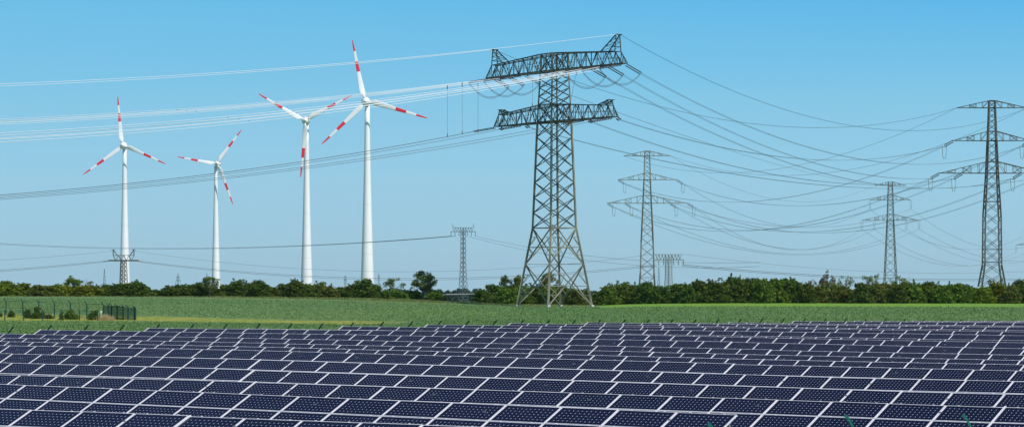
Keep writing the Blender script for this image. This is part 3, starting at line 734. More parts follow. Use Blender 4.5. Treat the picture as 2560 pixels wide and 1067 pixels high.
def hang(x, y0, y1, z, lab, x1=None):
    b = MB(); b.tube([W(x, y0, z), W(x1 or x, y1, z)], .024, 5, cap=False); b.box(W(x, y0+2, z), (.15, .15, .8)); b.box(W(x1 or x, y1-3, z), (.15, .15, .6))
    tag(b.build('drop_line', M['cable_dark']), lab, 'cable', 'thin vertical lines left and right of the big pylon')
hang(1118.5, 217, 342, 492, 'leftmost thin vertical line hanging between bright and dark cables')
hang(1155.5, 210, 335, 496, 'second thin vertical line hanging between bright and dark cables')
hang(1195, 213, 330, 501, 'third thin vertical line hanging beside the left arm tips')
hang(1331, 197, 266, 498, 'thin vertical line between the two crossarms left of the pylon body')
hang(1441, 180, 262, 497, 'slightly slanting thin line between the two crossarms right of the pylon body', 1425)
# to the right, huge pylon -> right pylon
G = 'cables from the huge pylon to the right'
Z1 = 736
RW = [(('u', 20), P1[('m', 1)], (2176, 402), 'outermost cable from the upper right arm tip sagging toward the right pylon'),
      (('u', 15), P1[('l', 0)], (2095, 423), 'second cable from the right on the upper crossarm sagging to the right pylon'),
      (('u', 10), P1[('l', 2)], (2176, 458), 'third cable from the right on the upper crossarm sagging to the right pylon'),
      (('l', 18), P1[('m', 0)], (1958, 393), 'highest cable from the lower right arm tip sagging to the right pylon'),
      (('l', 10), P1[('l', 1)], (1980, 444), 'steeper cable from the lower crossarm crossing the sky to the right pylon')]
for (lv, s), q, via, lab in RW: span(ENDS[(lv, s, 'R')], q, via, lab, n=2, r=.029, sep=.38, group=G)
span(ENDS[('l', -10, 'R')], P1[('l', 3)], (1893, 444), 'lowest cable leaving the lower crossarm to the right, passing over the grey-green pylon top', n=2, r=.029, sep=.38, group=G)
for s, via, q in ((-19, (1787, 366), W(2700, 425, 800)), (-15, (1700, 352), P1[('l', 3)]), (-10, (1640, 330), W(2700, 440, 800))):
    pass
span(ENDS[('u', -10, 'R')], P2[('t', 0)]+Vector((0, 0, .3)), (1787, 364), 'single thin cable passing behind the huge pylon and down to the right', n=1, r=.04, group=G)
span(HLf, P1[('t', 0)], (2109, 318), 'earth wire from the left horn of the huge pylon to the right pylon', n=1, r=.04, name='earth_wire', group=G)
span(HR, P1[('t', 1)], (2277, 327), 'earth wire from the tall right horn of the huge pylon falling to the right', n=1, r=.04, name='earth_wire', group=G)
# grey-green pylon -> right pylon
G = 'cables between the grey-green pylon and the right pylon'
for a, q, via, lab in ((('m', 0), ('m', 0), (1872, 504), 'cable from the left middle arm of the grey-green pylon to the right pylon'), (('m', 1), ('m', 1), (2024, 514), 'cable from the right middle arm of the grey-green pylon to the right pylon'),
                  (('l', 0), ('l', 0), (1845, 578), 'cable from the leftmost lower arm end of the grey-green pylon to the right pylon'), (('l', 1), ('l', 1), (1890, 575), 'cable from the inner left lower arm of the grey-green pylon to the right pylon'),
                  (('l', 2), ('l', 2), (1960, 579), 'cable from the inner right lower arm of the grey-green pylon to the right pylon'), (('l', 3), ('l', 3), (2058, 582), 'cable from the rightmost lower arm end of the grey-green pylon to the right pylon')):
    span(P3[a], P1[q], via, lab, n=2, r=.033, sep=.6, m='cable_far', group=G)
span(P3[('t', 0)], P1[('t', 0)], (1872, 430), 'earth wire from the left top arm tip of the grey-green pylon', n=1, r=.04, m='cable_far', name='earth_wire', group=G)
span(P3[('t', 1)], P1[('t', 1)], (2100, 428), 'earth wire from the right top arm tip of the grey-green pylon', n=1, r=.04, m='cable_far', name='earth_wire', group=G)
G = 'cables between the grey-green pylon and the distant slim pylon'
for a, q, via, lab in ((('m', 0), ('m', 1), (1900, 560), 'low cable from the left middle arm of the grey-green pylon to the distant slim pylon'), (('m', 1), ('m', 0), (1980, 566), 'low cable from the right middle arm of the grey-green pylon to the distant slim pylon'),
                  (('l', 0), ('l', 3), (1920, 633), 'lowest sagging cable from the leftmost lower arm end toward the distant slim pylon'), (('l', 1), ('l', 2), (1860, 620), 'sagging cable from the inner left lower arm toward the distant slim pylon'),
                  (('l', 2), ('l', 1), (1980, 622), 'sagging cable from the inner right lower arm toward the distant slim pylon'), (('l', 3), ('l', 0), (2000, 625), 'sagging cable from the rightmost lower arm end toward the distant slim pylon')):
    span(P3[a], P2[q], via, lab, n=2, r=.034, sep=.6, m='cable_far', group=G)
span(P3[('t', 1)], P2[('t', 0)], (1932, 497), 'earth wire between the top arms of the grey-green and the distant slim pylon', n=1, r=.045, m='cable_far', name='earth_wire', group=G)
G = 'cables running right from the distant slim pylon'
for a, q, via, lab in ((('l', 0), ('l', 0), (2380, 664), 'lowest cable swinging right from the leftmost lower arm end of the distant slim pylon'), (('l', 1), ('l', 1), (2430, 664), 'cable swinging right from the inner left lower arm of the distant slim pylon'),
                  (('l', 2), ('l', 2), (2466, 655), 'cable swinging right from the inner right lower arm of the distant slim pylon'), (('l', 3), ('l', 3), (2490, 648), 'cable swinging right from the rightmost lower arm end of the distant slim pylon'),
                  (('m', 1), ('m', 1), (2460, 617), 'cable swinging right from the right middle arm of the distant slim pylon'), (('m', 0), ('m', 0), (2370, 618), 'cable swinging right from the left middle arm of the distant slim pylon')):
    span(P2[a], P4[q], via, lab, n=2, r=.034, sep=.6, m='cable_far', group=G)
# low lines along the hedge
G = 'low cables just above the hedge'
for i, dy in enumerate((0, 3.5)):
    span(W(-200, 592+dy, 1200), W(1128+i*10, 590, 1015), (450, 620.5+dy*.5), ('upper' if i == 0 else 'lower')+' low cable sagging from the left edge to the slim T-shaped pylon', n=2, r=.045, sep=.8, m='cable_far', group=G)
    span(W(-250, 690+dy, 700), W(272, 651+dy*.6, 840), (0, 675+dy), ('upper' if i == 0 else 'lower')+' low cable from the left edge to the small horned pylon', n=1, r=.05, m='cable_far', group=G)
    span(W(346, 652+dy*.6, 840), W(1640, 661+dy, 828), (800, 690.5+dy), ('upper' if i == 0 else 'lower')+' low cable from the small horned pylon along the hedge to the short T-shaped pylon', n=2, r=.04, sep=.6, m='cable_dark', group=G)
    span(W(1706, 661+dy, 828), W(2900, 680+dy, 900), (2148, 692+dy), ('upper' if i == 0 else 'lower')+' low cable from the short T-shaped pylon to the right edge above the hedge', n=2, r=.045, sep=.6, m='cable_dark', group=G)
    span(W(1188-i*20, 590, 1015), W(1900, 655+dy*3, 900), (1400, 630+dy*3), ('upper' if i == 0 else 'lower')+' faint cable from the slim T-shaped pylon passing behind the huge pylon', n=1, r=.045, m='cable_far', group=G)
span(W(-200, 659, 800), W(284, 627, 840), (0, 650), 'faint earth wire from the left edge to the horned pylon top', n=1, r=.035, m='cable_far', name='earth_wire', group=G)
span(W(336, 627, 840), W(1638, 634, 828), (700, 668), 'faint earth wire from the horned pylon top along the hedge to the right', n=1, r=.035, m='cable_far', name='earth_wire', group=G)
span(W(1704, 634, 828), W(2900, 650, 900), (2200, 679), 'faint earth wire from the short T-shaped pylon to the right edge', n=1, r=.035, m='cable_far', name='earth_wire', group=G)

# ------------------------------------------------------------------ fences
def arm_post(b, h, arm_dx, arm_dy, arm_h, wd=.06):
    b.box((0, 0, h/2), (wd, wd, h)); b.bar((0, 0, h-.02), (arm_dx, arm_dy, h+arm_h), wd*.8)
# dark fence behind the solar field, on the plot boundary
def far_fence():
    TIP = [(0, 817), (65, 813), (252, 811.5), (500, 809.5), (759, 808), (915, 804.5), (1070, 801.5), (1210, 800.5), (1400, 799.4), (1660, 798.8), (1830, 797.6), (1885, 795), (2040, 796), (2246, 796.4), (2340, 799), (2560, 801)]
    pts = []
    j = -4
    while True:
        s = j*2.98; D = 122.7+.0+s*.993; t = -120.5-6+.119*(D-122.7); j += 1
        p = UX*t+NX*D; px = 1280+F*p.x/p.y
        if px > 2700: break
        if px < -120: continue
        zt = ZC-(interp(TIP, px)-YH)/F*p.y; pts.append((p.x, p.y, zt))
    root = empty('boundary_fence', (pts[0][0], pts[0][1], pts[0][2]-2.37)); tag(root, 'dark green boundary fence with outward-bent post tips behind the solar rows', 'fence')
    o0 = Vector(root.location)
    b = MB(); arm_post(b, 2.37, .34, .10, .42, .105); me = b.mesh('post', [M['fence_dark']])
    tops = []
    for x, y, zt in pts:
        b_ = link('post', me, root); b_.location = Vector((x, y, zt-2.79))-o0; tops.append(Vector((x, y, zt-.42))-o0)
    b = MB()
    for k in range(9):
        for a, c in zip(tops, tops[1:]): b.bar(a+Vector((0, 0, -.02-k*.24)), c+Vector((0, 0, -.02-k*.24)), .012)
    for k, (ax, az) in enumerate(((.1, .14), (.2, .28), (.29, .4))):
        for a, c in zip(tops, tops[1:]): b.bar(a+Vector((ax, ax/3, az)), c+Vector((ax, ax/3, az)), .008)
    b.build('wire', M['fence_dark'], root)
far_fence()
def near_fence():
    P0_ = Vector((1.734, 24.6, 0)); ps = []
    for j in range(-5, 6):
        p = P0_+Vector((SA, CA, 0))*(2.5*j); zt = ZC-{0: 1.14, 1: 1.16, 2: 1.24}.get(j, 1.17); ps.append((p.x, p.y, zt))
    root = empty('security_fence', (ps[0][0], ps[0][1], ps[0][2]-2.7)); tag(root, 'teal green fence at the bottom right, only its bent post tips in view', 'fence'); o0 = Vector(root.location)
    b = MB(); b.box((.20, 0, 1.15), (.045, .045, 2.3)); b.bar((.20, 0, 2.3), (0, 0, 2.68), .022); b.bar((-.004, 0, 2.672), (-.022, 0, 2.70), .03); me = b.mesh('post', [M['fence_bright']])
    for x, y, zt in ps:
        o = link('post', me, root); o.location = Vector((x, y, zt-2.7))-o0
    b = MB()
    for k in range(11):
        for a, c in zip(ps, ps[1:]): b.bar(Vector((a[0]+.2, a[1], a[2]-.45-k*.2))-o0, Vector((c[0]+.2, c[1], c[2]-.45-k*.2))-o0, .006)
    b.build('wire', M['fence_bright'], root)
near_fence()
def compound():
    # fenced planting plot in the crop field, left
    back = [(15, 400), (57, 397), (97, 394), (136, 391), (176, 388), (217, 384), (258, 381)]
    def gp(px, z): x = (px-1280)/F*z; return Vector((x, z, GZ(x, z)))
    bp = [gp(*q) for q in [(-26, 403)]+back]; o0 = bp[0]
    root = empty('plot_fence', o0); tag(root, 'tall green wire fence with bent post tips at the back of the fenced plot', 'fence')
    b = MB(); b.box((0, 0, 1.0), (.13, .13, 2.0)); b.bar((0, 0, 1.98), (-.30, 0, 2.36), .12); me = b.mesh('post', [M['fence_green']])
    for p in bp: o = link('post', me, root); o.location = p-o0
    b = MB()
    for k in range(11):
        for a, c in zip(bp, bp[1:]): b.bar(a-o0+Vector((0, 0, .1+k*.19)), c-o0+Vector((0, 0, .1+k*.19)), .04 if k % 5 == 0 else .014)
    b.build('wire_mesh', M['fence_green'], root)
    side = [(271, 380.5), (279, 380.2), (293, 379.6), (308, 379), (320, 378.6), (336, 378), (339, 377.8)]
    sp = [gp(*q) for q in [(258, 381)]+side]; o0 = sp[0]+Vector((.05, .05, 0))
    root = empty('plot_fence', o0); tag(root, 'dense dark green corner fence with a gate at the right end of the fenced plot', 'fence')
    b = MB(); b.box((0, 0, .95), (.16, .16, 1.9)); b.bar((0, 0, 1.88), (-.34, 0, 2.22), .11); me = b.mesh('post', [M['fence_green']])
    for i, p in enumerate(sp[1:]): o = link('post', me, root); o.location = p-o0; o.scale = (1, 1, 1-.022*i)
    b = MB(); n = 110
    for i in range(n+1):
        f = i/n; p = sp[0].lerp(sp[-1], f)-o0; b.bar(p, p+Vector((0, 0, 1.9-.3*f)), .022)
    for k in range(14): b.bar(sp[0]-o0+Vector((0, 0, .05+k*.14)), sp[-1]-o0+Vector((0, 0, .05+k*.122)), .016)
    b.build('wire_mesh', M['fence_green'], root)
    b = MB(); g0, g1 = sp[2]-o0, sp[4]-o0; y = Vector((0, -.12, 0))
    for a, c in ((g0, g0+Vector((0, 0, 1.8))), (g1, g1+Vector((0, 0, 1.75))), (g0+Vector((0, 0, 1.8)), g1+Vector((0, 0, 1.75))), (g0+Vector((0, 0, .15)), g1+Vector((0, 0, .15))), ((g0+g1)/2, (g0+g1)/2+Vector((0, 0, 1.78)))): b.bar(a+y, c+y, .10)
    ga = b.build('gate', M['fence_dark'], root)
    front = [gp(px, 374.5) for px in (-36, 12, 59, 106, 153, 199, 244)]; o0 = front[0]
    root = empty('plot_fence', o0); tag(root, 'low front fence of the plot with straight green posts and no bent tips', 'fence')
    b = MB(); b.box((0, 0, .7), (.12, .12, 1.4)); me = b.mesh('post', [M['fence_green']])
    for p in front: o = link('post', me, root); o.location = p-o0
    b = MB()
    for k in range(8):
        for a, c in zip(front, front[1:]): b.bar(a-o0+Vector((0, 0, .08+k*.18)), c-o0+Vector((0, 0, .08+k*.18)), .010)
    b.build('wire_mesh', M['fence_green'], root)
    p = gp(253, 379); b = MB(); b.box(p+Vector((0, 0, 1.05)), (.22, .05, .3)); b.bar(p, p+Vector((0, 0, 1.1)), .05)
    tag(b.build('warning_plate', M['white']), 'small blank white plate on a stake beside the fenced plot corner', 'sign')
    return gp
gp = compound()

# ------------------------------------------------------------------ vegetation
def leaf_quads(pts, size, flat=.0, rng=RNG):
    n = len(pts); a = rng.normal(size=(n, 3)); a[:, 2] += 0; a /= np.linalg.norm(a, axis=1)[:, None]
    c = rng.normal(size=(n, 3)); c -= (c*a).sum(1)[:, None]*a; c /= np.linalg.norm(c, axis=1)[:, None]
    s = (size*rng.uniform(.55, 1.35, n))[:, None]; a = a*s*.5; c = c*s*.36
    P = np.asarray(pts)
    return np.stack([P-a, P+c*.9-a*.1, P+a, P-c*.9+a*.1], axis=1)
def bush_mesh(seed, n=4200, ls=.33):
    """unit bush about 4 m wide, 4 m high, made of overlapping leafy mounds with twiggy shoots"""
    rng = np.random.default_rng(seed); pts = []
    lobes = []
    for i in range(11):
        a = rng.uniform(0, 2*math.pi); rr = rng.uniform(0, 1.25); h = rng.uniform(.9, 3.1)*(1-.18*rr); lobes.append((rr*math.cos(a), rr*math.sin(a)*.8, h, rng.uniform(.65, 1.05)))
    big = list(lobes)+[(0, 0, 1.2, 1.45), (-.9, 0, .8, 1.1), (.9, 0, .8, 1.1)]
    lobes = [(*l[:3], l[3]*.82) for l in big]
    for i in range(46):                                       # small leafy tufts standing off the mounds
        l = big[rng.integers(0, len(big))]; d = rng.normal(size=3); d /= np.linalg.norm(d); q = np.array(l[:3])+d*l[3]*rng.uniform(.78, 1.0)
        lobes.append((*q, rng.uniform(.24, .46)))
    wt = np.array([l[3]**1.6 for l in lobes]); wt /= wt.sum()
    for l, k in zip(lobes, rng.multinomial(n, wt)):
        d = rng.normal(size=(k, 3)); d /= np.linalg.norm(d, axis=1)[:, None]
        r = l[3]*(.72+.34*rng.random(k)**1.0)+.10*np.sin(d[:, 0]*9+seed)*np.cos(d[:, 2]*8)
        p = np.array(l[:3])+d*r[:, None]*np.array([1, 1, .92]); pts.append(p)
    for i in range(16):                                        # shoots
        l = big[rng.integers(0, 11)]; d = rng.normal(size=3); d[2] = abs(d[2])+.8; d /= np.linalg.norm(d); p0 = np.array(l[:3])+d*l[3]*.9
        k = 12; pts.append(p0+np.outer(np.linspace(0, rng.uniform(.25, .6), k), d)+rng.normal(scale=.05, size=(k, 3)))
    P = np.concatenate(pts); P = P[P[:, 2] > .02]
    return leaf_quads(P, ls, rng=rng)
BV = [bush_mesh(100+i) for i in range(7)]
LM = {'d': 'leaf_dark', 'g': 'leaf_mid', 'o': 'leaf_olive', 'y': 'leaf_yellow', 'b': 'leaf_brown'}
TONE = {'d': 'dark green', 'g': 'mid green', 'o': 'olive green', 'y': 'yellow-green', 'b': 'brownish green'}
BMESH = {}
def bushmesh(tone, v):
    if (tone, v) not in BMESH: BMESH[(tone, v)] = quads_mesh('hedge_bush', BV[v], M[LM[tone]])
    return BMESH[(tone, v)]
ORDN = ['first', 'second', 'third', 'fourth', 'fifth', 'sixth', 'seventh', 'eighth', 'ninth', 'tenth', 'eleventh', 'twelfth', 'thirteenth', 'fourteenth', 'fifteenth', 'sixteenth', 'seventeenth', 'eighteenth']
def bush(px, ytop, wpx, tone, label, z, i, group='bushes of the long hedge', by=None, name='hedge_bush', cat='bush'):
    x = (px-1280)/F*z; g = GZ(x, z) if by is None else ZC-(by-YH)/F*z
    h = ZC-(ytop-YH)/F*z-g; wd = wpx/F*z
    o = link(name, bushmesh(tone, i % 7)); o.location = (x, z, g-.15)
    fl = -1 if i % 3 == 1 else 1
    o.scale = (fl*wd/4*1.0, wd/4, h/3.9); o.rotation_euler = (0, 0, (i*1.7) % .9-.45)
    tag(o, label, cat, group); return o
SEG = [('the left photo edge', [(-25, 705, 66, 'o'), (15, 702, 60, 'o'), (55, 706, 56, 'o'), (98, 713, 56, 'b'), (138, 708, 56, 'o'), (168, 711, 46, 'y'), (205, 713, 52, 'y'), (240, 714, 50, 'o')]),
       ('the horned pylon', [(266, 712, 50, 'g'), (292, 707, 52, 'd'), (322, 708, 54, 'd'), (346, 700, 50, 'd'), (366, 714, 44, 'd')]),
       ('the gap near the leftmost turbine', [(398, 726, 34, 'd'), (420, 718, 46, 'd'), (446, 714, 48, 'd'), (474, 709, 48, 'd'), (500, 707, 48, 'd')]),
       ('the pale tree at the smallest turbine', [(532, 716, 44, 'd'), (560, 709, 54, 'd'), (591, 700, 54, 'd'), (618, 706, 50, 'd'), (646, 700, 54, 'd'), (678, 716, 44, 'b'), (708, 710, 50, 'd')]),
       ('the turbine with the hanging blade', [(738, 697, 54, 'd'), (768, 706, 50, 'd'), (797, 706, 50, 'b'), (826, 713, 44, 'b'), (850, 718, 38, 'd')]),
       ('the tallest turbine tower', [(880, 708, 50, 'd'), (912, 697, 60, 'd'), (938, 707, 46, 'd'), (966, 724, 36, 'd'), (995, 726, 44, 'g'), (1028, 726, 42, 'g'), (1090, 728, 44, 'g')]),
       ('the hedge gap', [(1204, 722, 48, 'd'), (1232, 711, 58, 'd'), (1268, 714, 58, 'g'), (1300, 711, 58, 'g')]),
       ('the left leg of the huge pylon', [(1334, 712, 58, 'd'), (1368, 716, 54, 'g'), (1402, 713, 58, 'd'), (1437, 719, 52, 'b'), (1466, 724, 42, 'd')]),
       ('the right leg of the huge pylon', [(1494, 721, 50, 'g'), (1522, 706, 54, 'g'), (1552, 702, 56, 'g'), (1585, 706, 48, 'd'), (1617, 700, 60, 'd'), (1655, 709, 52, 'd')]),
       ('the short T-shaped pylon', [(1688, 706, 54, 'd'), (1720, 700, 56, 'd'), (1752, 690, 58, 'd'), (1790, 696, 54, 'd'), (1830, 685, 64, 'd'), (1872, 690, 58, 'd'), (1907, 689, 54, 'g'), (1940, 692, 56, 'g'), (1984, 685, 60, 'd'), (2014, 699, 50, 'd'), (2046, 707, 50, 'b')]),
       ('the reddish tree', [(2076, 702, 52, 'b'), (2106, 712, 48, 'b'), (2134, 717, 40, 'b'), (2154, 703, 56, 'd'), (2186, 699, 54, 'b')]),
       ('the distant slim pylon', [(2216, 698, 56, 'b'), (2246, 704, 52, 'd'), (2282, 700, 60, 'g'), (2322, 699, 60, 'g'), (2358, 704, 54, 'g'), (2392, 704, 56, 'g'), (2428, 706, 54, 'g')]),
       ('the tall right pylon', [(2462, 709, 52, 'o'), (2494, 699, 58, 'o'), (2524, 708, 44, 'b'), (2552, 694, 64, 'd'), (2600, 700, 70, 'd')])]
bi = 0
for land, lst in SEG:
    for j, (px, yt, wp, tn) in enumerate(lst):
        hgt = 'tall' if yt < 701 else ('low' if yt > 715 else 'medium-high')
        bush(px, yt-(5 if px < 1480 else 1), wp*1.34, tn, '%s %s bush, %s right of %s' % (hgt, TONE[tn], ORDN[j], land), 520+((bi*37) % 11)-3, bi); bi += 1
# second, slightly farther rank closes the hedge
fill = []
for land, lst in SEG:
    for j, ((a, ya, wa, ta), (c, yc, wc, tc_)) in enumerate(zip(lst, lst[1:])):
        if 1110 < (a+c)/2 < 1190 or 1028 <= a < 1090: continue
        bush((a+c)/2, max(ya, yc)-1, 56, 'd' if ta in 'dg' else ta, 'bush behind the %s and %s bushes right of %s' % (ORDN[j], ORDN[j+1], land), 528, bi, group='bushes filling the back of the hedge'); bi += 1

def tree_mesh(seed, n=1500, ls=.42, dens=1.0, bare=False):
    """unit tree 7.7 m tall, crown about 6.2 m wide: trunk, limbs running to every leaf clump, clumps through an egg-shaped crown"""
    rng = np.random.default_rng(seed); b = MB(); pts = []
    trunk = [Vector((0, 0, -.3))]
    for i in range(1, 7): trunk.append(Vector((rng.normal()*.14, rng.normal()*.14, i*1.05)))
    b.tube(trunk, [.21, .18, .16, .13, .10, .07, .03], 7)
    NC = int(44*dens); k = 0
    while len(pts) < NC:
        d = rng.normal(size=3); d /= np.linalg.norm(d); r = rng.uniform(.35, 1)**.6
        c = np.array([0, 0, 4.55])+d*r*np.array([2.6, 2.6, 3.0]); 
        if c[2] < 1.2: continue
        if c[2] > 5.5: c[:2] *= 1-.16*(c[2]-5.5)
        lump = math.sin(c[0]*1.9+seed)+math.sin(c[1]*1.7+seed*2)+math.sin(c[2]*2.3+seed*3)
        if lump < -.6 and rng.random() < .8: continue
        pts.append((Vector(c), rng.uniform(.42, .78)))
    for j, (e, r) in enumerate(pts):
        h = min(5.9, max(1.4, e.z*.78-.6*Vector((e.x, e.y)).length*.5)); i = min(5, int(h/1.05)); s_ = trunk[i].lerp(trunk[i+1], min(1, h/1.05-i))
        m_ = s_.lerp(e, .5)+Vector(rng.normal(size=3)*.14)+Vector((0, 0, -.12)); b.tube([s_, m_, e], [.06, .04, .015], 4, cap=False)
        if bare:
            for q in range(5): b.tube([m_.lerp(e, rng.uniform(.2, 1)), e+Vector(rng.normal(size=3)*.5)+Vector((0, 0, .25))], [.02, .008], 3, cap=False)
    if bare: pts = pts[:int(NC*.45)]
    P = []; tot = sum(r*r for _, r in pts)
    for c, r in pts:
        k = max(4, int(n*r*r/tot)); d = rng.normal(size=(k, 3)); d /= np.linalg.norm(d, axis=1)[:, None]
        P.append(np.array(c)+d*(r*(.4+.65*rng.random(k)))[:, None]*np.array([1.1, 1.1, .8]))
    return b, leaf_quads(np.concatenate(P), ls, rng=rng)
def tree(px, ytop, wpx, z, tone, label, seed, n=1500, bare=False, by=None, group='taller trees rising from the hedge', ls=.36):
    x = (px-1280)/F*z; g = GZ(x, z) if by is None else ZC-(by-YH)/F*z; h = ZC-(ytop-YH)/F*z-g; wd = wpx/F*z
    root = empty('tree', (x, z, g)); tag(root, label, 'tree', group)
    b, L = tree_mesh(seed, int(n*1.7), ls, min(1.3, .45+n/2200), bare=bare)
    t = b.build('trunk', M['bare'] if bare else M['bark'], root, True); c = link('crown', quads_mesh('crown', L, M[tone]), root)
    for o in (t, c): o.scale = (wd/6.2, wd/6.2, h/7.7)
tree(182, 688, 58, 529, 'leaf_mid', 'bushy green tree rising above the hedge left of the bare twiggy tree', 11, 2200)
tree(214, 695, 52, 530, 'leaf_brown', 'half bare grey twiggy tree in the left hedge', 12, 260, bare=True)
tree(342, 697, 38, 526, 'leaf_mid', 'small light green tree top just right of the leftmost turbine base', 13, 900)
tree(372, 716, 24, 534, 'leaf_dark', 'tiny thin tree at the right end of the left hedge block', 14, 160)
tree(525, 684, 56, 516, 'leaf_pale', 'pale olive tree in front of the smallest turbine base', 15, 1500)
tree(735, 694, 40, 530, 'leaf_dark', 'dark narrow tree beside the base of the turbine with the hanging blade', 16, 1000)
tree(985, 688, 62, 530, 'leaf_pale', 'thin airy tree with sky showing through, left of the full round tree', 17, 750)
tree(952, 706, 40, 534, 'leaf_pale', 'small airy tree next to the bush at the tallest turbine', 27, 400)
tree(1058, 676, 80, 524, 'leaf_pale', 'largest full round tree left of the hedge gap, with a visible trunk', 31, 1900)
tree(1262, 683, 46, 534, 'leaf_dark', 'dark layered tree behind the hedge left of the huge pylon', 19, 1400)
tree(1296, 685, 62, 536, 'leaf_brown', 'wide flat-topped brownish tree behind the left leg of the huge pylon', 20, 2400)
tree(1372, 679, 66, 536, 'leaf_brown', 'wide brownish tree seen through the lattice of the huge pylon', 21, 2400)
tree(2067, 676, 50, 530, 'leaf_red', 'reddish brown tree top standing out above the right hedge', 22, 1000)
tree(2034, 692, 36, 531, 'leaf_red', 'small reddish tree left of the tall reddish one', 23, 450)
tree(2114, 678, 56, 533, 'leaf_pale', 'nearly bare pale airy tree right of the reddish tree', 24, 380)
tree(2166, 681, 50, 533, 'leaf_pale', 'airy tree left of the distant slim pylon base', 25, 620)
tree(2192, 682, 40, 535, 'leaf_pale', 'second airy tree touching the distant slim pylon base', 28, 420)
tree(2248, 684, 66, 532, 'leaf_brown', 'wide loose brownish tree just right of the distant slim pylon base', 26, 800)

# shrubs planted inside the fenced plot
SH = [(-8, 778, 26, 'd', 393, 'dark shrub cut off by the left edge inside the fenced plot'), (28, 773, 17, 'd', 391, 'small dark round shrub at the left of the fenced plot'), (69, 768, 20, 'd', 386, 'dark shrub left of the largest one in the fenced plot'),
      (92, 763, 26, 'd', 384, 'largest dark shrub in the fenced plot'), (106, 773, 16, 'g', 384.5, 'green shrub touching the largest one in the fenced plot'), (124, 781, 26, 'b', 384, 'low brownish shrub in the middle of the fenced plot'),
      (154, 775, 11, 'd', 378, 'narrow upright dark shrub in the fenced plot'), (178, 770, 28, 'g', 380, 'loose lighter green shrub in the fenced plot'), (190, 782, 18, 'g', 381, 'low green shrub right of the loose lighter one'),
      (228, 776, 18, 'd', 378.5, 'dark shrub trunk clump left of the dry reeds'), (238, 772, 24, 'd', 379, 'dark spreading shrub beside the dry reeds')]
for i, (px, yt, wp, tn, z, lab) in enumerate(SH):
    bush(px, yt-1, wp*1.3, tn, lab, z, i, group='shrubs in the fenced plot', name='shrub', cat='shrub')
# dry reeds, verge grass along the hedge foot (nobody could count the blades)
def blades(name, spots, mt, label, cat):
    P = np.array(spots); n = len(P); rng = np.random.default_rng(5); h = P[:, 3]; a = rng.uniform(0, math.pi, n); wv = P[:, 4]
    dx = np.stack([np.cos(a)*wv, np.sin(a)*wv, np.zeros(n)], 1); ln = np.stack([rng.normal(size=n)*.18*h, rng.normal(size=n)*.18*h, h], 1); B = P[:, :3]
    V = np.stack([B-dx, B+dx, B+ln+dx*.25, B+ln-dx*.25], 1); o = link(name, quads_mesh(name, V, M[mt])); tag(o, label, cat, kind='stuff')
rng = np.random.default_rng(3); sp = []
for i in range(420):
    px = rng.normal(265, 10) if i % 3 else rng.uniform(244, 287); z = rng.uniform(375, 377.5); p = gp(px, z); sp.append((p.x, p.y, p.z-.05, rng.uniform(.4, 1.05)*(1-abs(px-262)/60), .03))
blades('dry_reeds', sp, 'reed', 'pale straw-coloured dry reeds at the foot of the plot fence gate', 'reeds')
sp = []
for i in range(26000):
    px = rng.uniform(-60, 1480); 
    if rng.random() > np.interp(px, [0, 400, 650, 900, 1180, 1480], [.12, .35, .75, 1, 1, .6]): continue
    z = rng.uniform(513, 519); x = (px-1280)/F*z; sp.append((x, z, GZ(x, z)-.12, rng.uniform(.1, .5)*np.interp(px, [0, 600, 1000, 1300], [.5, .9, 1.3, .8]), .06))
blades('verge_grass', sp, 'verge', 'tall pale seeding grass along the foot of the hedge', 'grass')
sp = []
for i in range(110000):
    z = 190+(500-190)*rng.random()**.8; X = rng.uniform(-.2, .2); x = X*z
    if z < zbn(x, z)+6: continue
    if yel_of(1280+F*X, z) > .3 or bright_of(1280+F*X, z) > .5: continue
    sp.append((x, z, GZ(x, z)-.22, rng.uniform(.2, .40), .13))
blades('crop_plants', sp, 'crop_blade', 'dense young green cereal crop covering the field', 'crop')

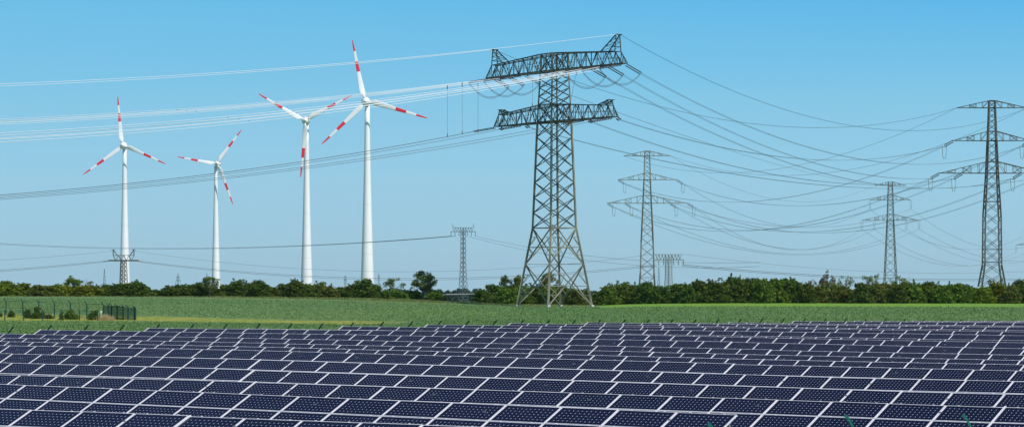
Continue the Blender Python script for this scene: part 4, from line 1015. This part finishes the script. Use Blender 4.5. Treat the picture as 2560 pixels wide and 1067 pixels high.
# far wood closing the skyline, pivot irrigator in the gap
def far_wood():
    rng = np.random.default_rng(9); P = []
    px = -150
    while px < 2750:
        z = rng.uniform(1450, 1750); top = rng.uniform(722, 731) if not 1085 < px < 1200 else rng.uniform(723, 734)
        if 60 < px < 150 or 405 < px < 520 : top -= 12
        if 1080 < px < 1110: top = 723
        if 1145 < px < 1170: top = 721
        if 1180 < px < 1200: top = 721
        h = (760-top)/F*z; wd = rng.uniform(14, 30)/F*z; x = (px-1280)/F*z; g = ZC-(760-YH)/F*z; k = 420
        d = rng.normal(size=(k, 3)); d /= np.linalg.norm(d, axis=1)[:, None]; r = .7+.35*rng.random(k)
        P.append(np.array([x, z, g+h*.5])+d*r[:, None]*np.array([wd*.5, wd*.5, h*.5])); px += rng.uniform(7, 13)
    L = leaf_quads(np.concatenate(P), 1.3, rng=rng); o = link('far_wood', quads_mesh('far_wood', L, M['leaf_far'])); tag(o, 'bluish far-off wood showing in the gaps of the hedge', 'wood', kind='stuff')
far_wood()
def irrigator():
    z = 905.; x0, x1 = (1078-1280)/F*z, (1192-1280)/F*z; a, c = W(1078, 743, z), W(1192, 734, z+25); g = GZ(a.x, z)
    root = empty('irrigation_boom', (a.x, a.y, g)); tag(root, 'long white pipe of a field irrigation machine low in the hedge gap', 'irrigation machine'); o0 = Vector(root.location)
    m_ = W(1140, 734.5, z+12); b = MB(); b.tube([a-o0, (a+m_)/2-o0+Vector((0, 0, .35)), m_-o0, c-o0], .055, 6); b.build('pipe', M['white'], root)
    b = MB()
    for p, q in ((a, m_), (m_, c)):
        for i in range(6):
            s_, e_ = p.lerp(q, i/6)-o0, p.lerp(q, (i+1)/6)-o0; lo = (s_+e_)/2+Vector((0, 0, -.4)); b.bar(s_, lo, .015); b.bar(lo, e_, .015)
    b.build('truss', M['steel_mid'], root)
    for p in (a, m_, c):
        b = MB(); q = p-o0; gz_ = GZ(p.x, p.y)-o0.z; b.bar(q, (q.x-1.3, q.y, gz_+.4), .07); b.bar(q, (q.x+1.3, q.y, gz_+.4), .07); b.bar((q.x-1.3, q.y, gz_+.4), (q.x+1.3, q.y, gz_+.4), .14); b.build('wheel_tower', M['steel_mid'], root)
irrigator()

# ------------------------------------------------------------------ thin air haze round the whole scene
def haze():
    b = MB(); b.box((0, 6990, 66), (9000, 14060, 190)); m = bpy.data.materials.new('haze_air'); m.use_nodes = True; n = m.node_tree; n.nodes.clear()
    o = n.nodes.new('ShaderNodeOutputMaterial'); v = n.nodes.new('ShaderNodeVolumePrincipled'); v.inputs['Density'].default_value = .000022; v.inputs['Color'].default_value = (.70, .92, 1, 1); v.inputs['Anisotropy'].default_value = 0
    n.links.new(v.outputs[0], o.inputs['Volume']); q = b.build('haze', m); tag(q, 'thin bluish air haze over the whole landscape', 'haze', kind='stuff')
haze()
